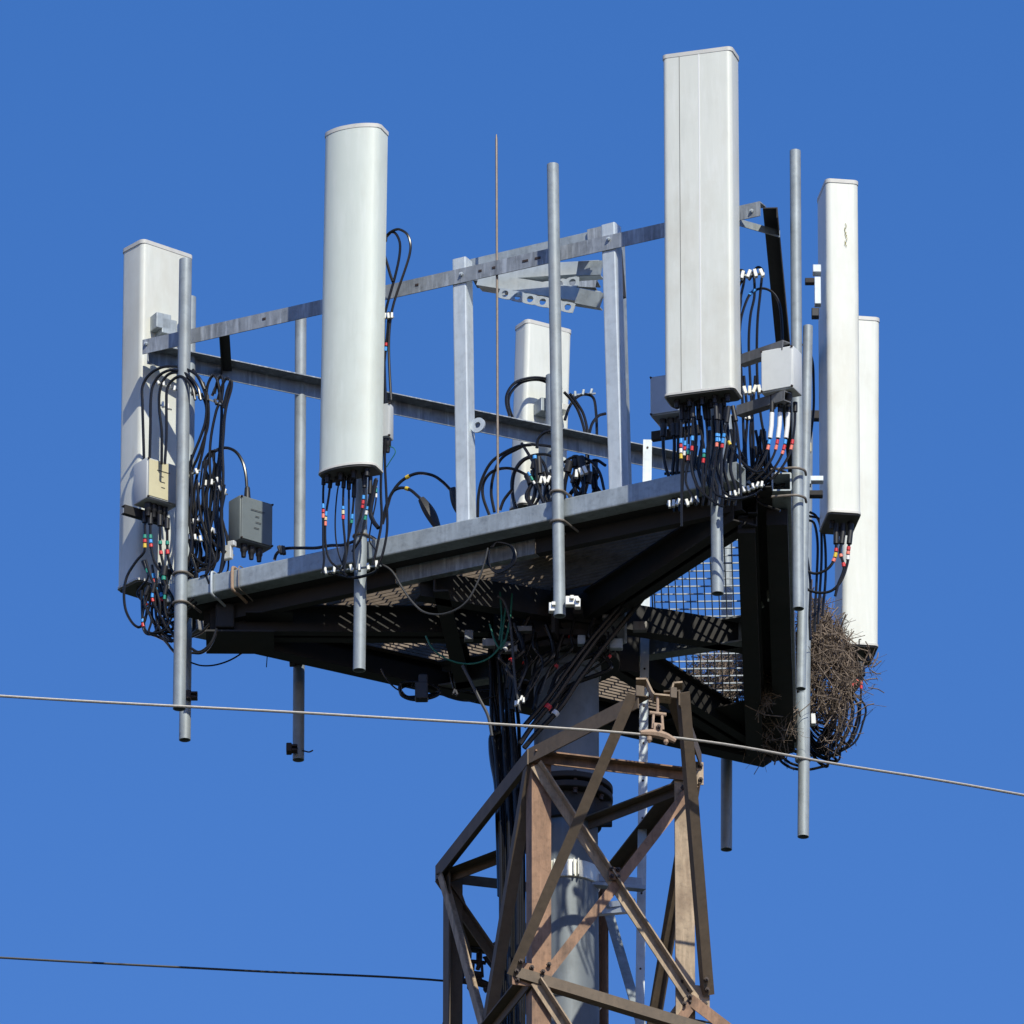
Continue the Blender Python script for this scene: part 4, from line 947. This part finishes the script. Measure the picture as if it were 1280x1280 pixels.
# --- feeder bundle down the monopole
GFd = 'thick feeder cables running down behind the near tower leg'
random.seed(9)
for k in range(12):
    x = 617 + k * 2.6; top = 600 + k * 9
    cable([(top + 20, 740), (x - 4 + random.uniform(-5, 5), 800), (x + random.uniform(-4, 4) - 2, 850), (x + random.uniform(-3, 3), 900), (x + 4, 960), (x + 8, 1040), (x + 9, 1120), (x + 9, 1220), (x + 9, 1330), (x + 9, 1500)], 66.62 + .05 * (k % 4), lb(k, 'in the thick feeder bundle beside the monopole'), .0105, group=GFd)
cable([(625, 915), (616, 920), (615, 935), (617, 955), (622, 985), (624, 1040), (626, 1120)], 66.65, 'fat taped black cable joint bulging out at the left of the feeder bundle', .019, cat='cable joint')
for k, (p, b_) in enumerate((([(800, 735), (775, 765), (745, 800), (716, 840), (692, 875), (665, 908), (650, 930)], 'r'), ([(808, 742), (782, 775), (752, 812), (722, 852), (700, 885), (672, 915), (655, 935)], 'w'), ([(795, 735), (768, 765), (738, 800), (708, 840), (683, 875), (655, 908)], ''))):
    cable(p, 66.3, ['thick feeder cable with a red band slanting across the monopole', 'thick feeder cable with a white band slanting across the monopole', 'thick plain feeder cable slanting across the monopole behind the banded ones'][k], .014, b_, 185)
for k, p in enumerate(([(532, 795), (540, 810), (555, 822), (575, 829), (595, 829), (612, 822), (624, 810), (631, 800)], [(612, 780), (618, 800), (625, 810), (628, 790), (632, 760)], [(625, 740), (627, 775), (624, 800)], [(640, 742), (638, 770), (632, 800), (626, 812)])):
    cable(p, 66.2, lb(k, 'of the green earth wires by the hub').replace('black jumper', 'green'), .005, m='green', group='green earth wires by the hub')
cable([(622, 745), (630, 752), (636, 770), (640, 800), (642, 830), (645, 860), (650, 890)], 66.15, 'grey braided cable hanging from the front grating by the hub', .007, m='wire_dark')
cable([(578, 832), (590, 855), (600, 875), (610, 895), (615, 920)], 66.2, 'grey mottled cable joining the feeder bundle from the left', .0085, m='wire_dark')
for k in range(5):
    cable([(499, 862), (502 + k, 854 + k), (520, 853 + k), (540, 857 + k), (550 - k, 865), (540, 872 - k), (518, 875 - k), (503 + k, 870), (499, 861)], 66.5 + .02 * k, 'turn of the flat black coil hung under the rear beam', .008, group='turns of the flat coil under the rear beam')
bm = bmesh.new(); obox(bm, at(527, 865, 66.45), RT, Vector((0, 1, 0)), dZ, .07, .06, .10, .008); obox(bm, at(529, 850, 66.45), RT, Vector((0, 1, 0)), dZ, .05, .04, .06, .008); center_origin(tag(link('cable_joint', bm, 'rubber'), 'black clamp holding the flat coil under the rear beam', 'clamp'), at(527, 860, 66.8))
cable([(476, 836), (484, 850), (494, 860), (502, 864)], 66.5, 'thin black cable coming into the flat coil from the left', .0045)
cable([(548, 866), (562, 872), (580, 876), (600, 875), (620, 870)], 66.5, 'thin black cable leaving the flat coil to the right', .005)
cable([(562, 840), (566, 855), (570, 862), (590, 864), (620, 862)], 67.0, 'black cable slung under the rear beam beside the hub', .006)
for k, (x, y) in enumerate(((653, 875), (646, 879), (569, 866))): clips(['bright clip on the feeder bundle, right one', 'bright clip on the feeder bundle, left one', 'dark clip under the rear beam'][k], x - 3, y, x + 3, y + 2, 66.1, 2, None, 'stain' if k < 2 else 'rubber', .02)

random.seed(77)
for k in range(16):
    x = random.uniform(635, 770); y = random.uniform(760, 800)
    cable([(x, y), (x + random.uniform(-12, 12), y + 22), (x + random.uniform(-22, 16), y + 40), (x * .7 + 195 + random.uniform(-14, 10), y + 62), (x * .5 + 315, y + 95)], 66.38 + random.uniform(-.06, .06), 'black cable spilling over the collar under the deck at the monopole top', random.choice((.007, .010, .013)), random.choice(('', '', 'w', 'r')), 40, group='cables spilling over the collar at the monopole top')
for k in range(9):
    x, y = random.uniform(560, 800), random.uniform(755, 815); bm = bmesh.new(); c = at(x, y, 66.35)
    obox(bm, c, RT, Vector((0, 1, 0)), dZ, random.uniform(.03, .09), .04, random.uniform(.02, .06), .004); link('clip_plate', bm, random.choice(('under', 'galv', 'beam')), plat)
# ------------------------------------------------------------------ twig nest
random.seed(3); bm = bmesh.new()
def twigs(n, cx, cy, rx, ry, Y, ry_d, hole=None):
    for _ in range(n):
        while True:
            u, v = random.uniform(-1, 1), random.uniform(-1, 1)
            if u * u + v * v < 1 and not (hole and math.hypot(cx + u * rx - hole[0], cy + v * ry - hole[1]) < hole[2]): break
        c = at(cx + u * rx, cy + v * ry, Y + random.uniform(-1, 1) * ry_d * math.sqrt(max(0, 1 - u * u - v * v)))
        th = random.uniform(0, math.pi * 2); ph = random.uniform(-1.2, 1.2); d = Vector((math.cos(th) * math.cos(ph), math.sin(th) * math.cos(ph), math.sin(ph) if random.random() < .5 else math.sin(ph) * 1.6)).normalized()
        L = random.choice((.06, .1, .14, .22)) * random.uniform(.8, 1.2); b_ = Vector((random.uniform(-1, 1), random.uniform(-1, 1), random.uniform(-1, 1))) * L * .16
        sweep(bm, [c - d * L / 2, c + b_, c + d * L / 2], random.choice((.0009, .0013, .002, .0034)), 4)
twigs(1700, 1028, 836, 40, 62, 68.2, .2, hole=(1033, 852, 6)); twigs(600, 1020, 795, 22, 45, 68.2, .15); twigs(900, 955, 830, 30, 62, 68.15, .2); twigs(750, 900, 848, 44, 32, 68.0, .2); twigs(130, 1055, 850, 44, 62, 68.2, .1); twigs(50, 960, 935, 25, 14, 68.2, .1)
twigs(70, 1030, 915, 30, 30, 68.3, .15)
twigs(300, 954, 838, 10, 52, 67.55, .05); twigs(60, 975, 905, 30, 22, 67.9, .1)
center_origin(tag(link('bird_nest', bm, 'twig'), 'messy brown twig nest wedged at the rear right corner of the platform', 'nest'), at(1030, 860, 68.2))
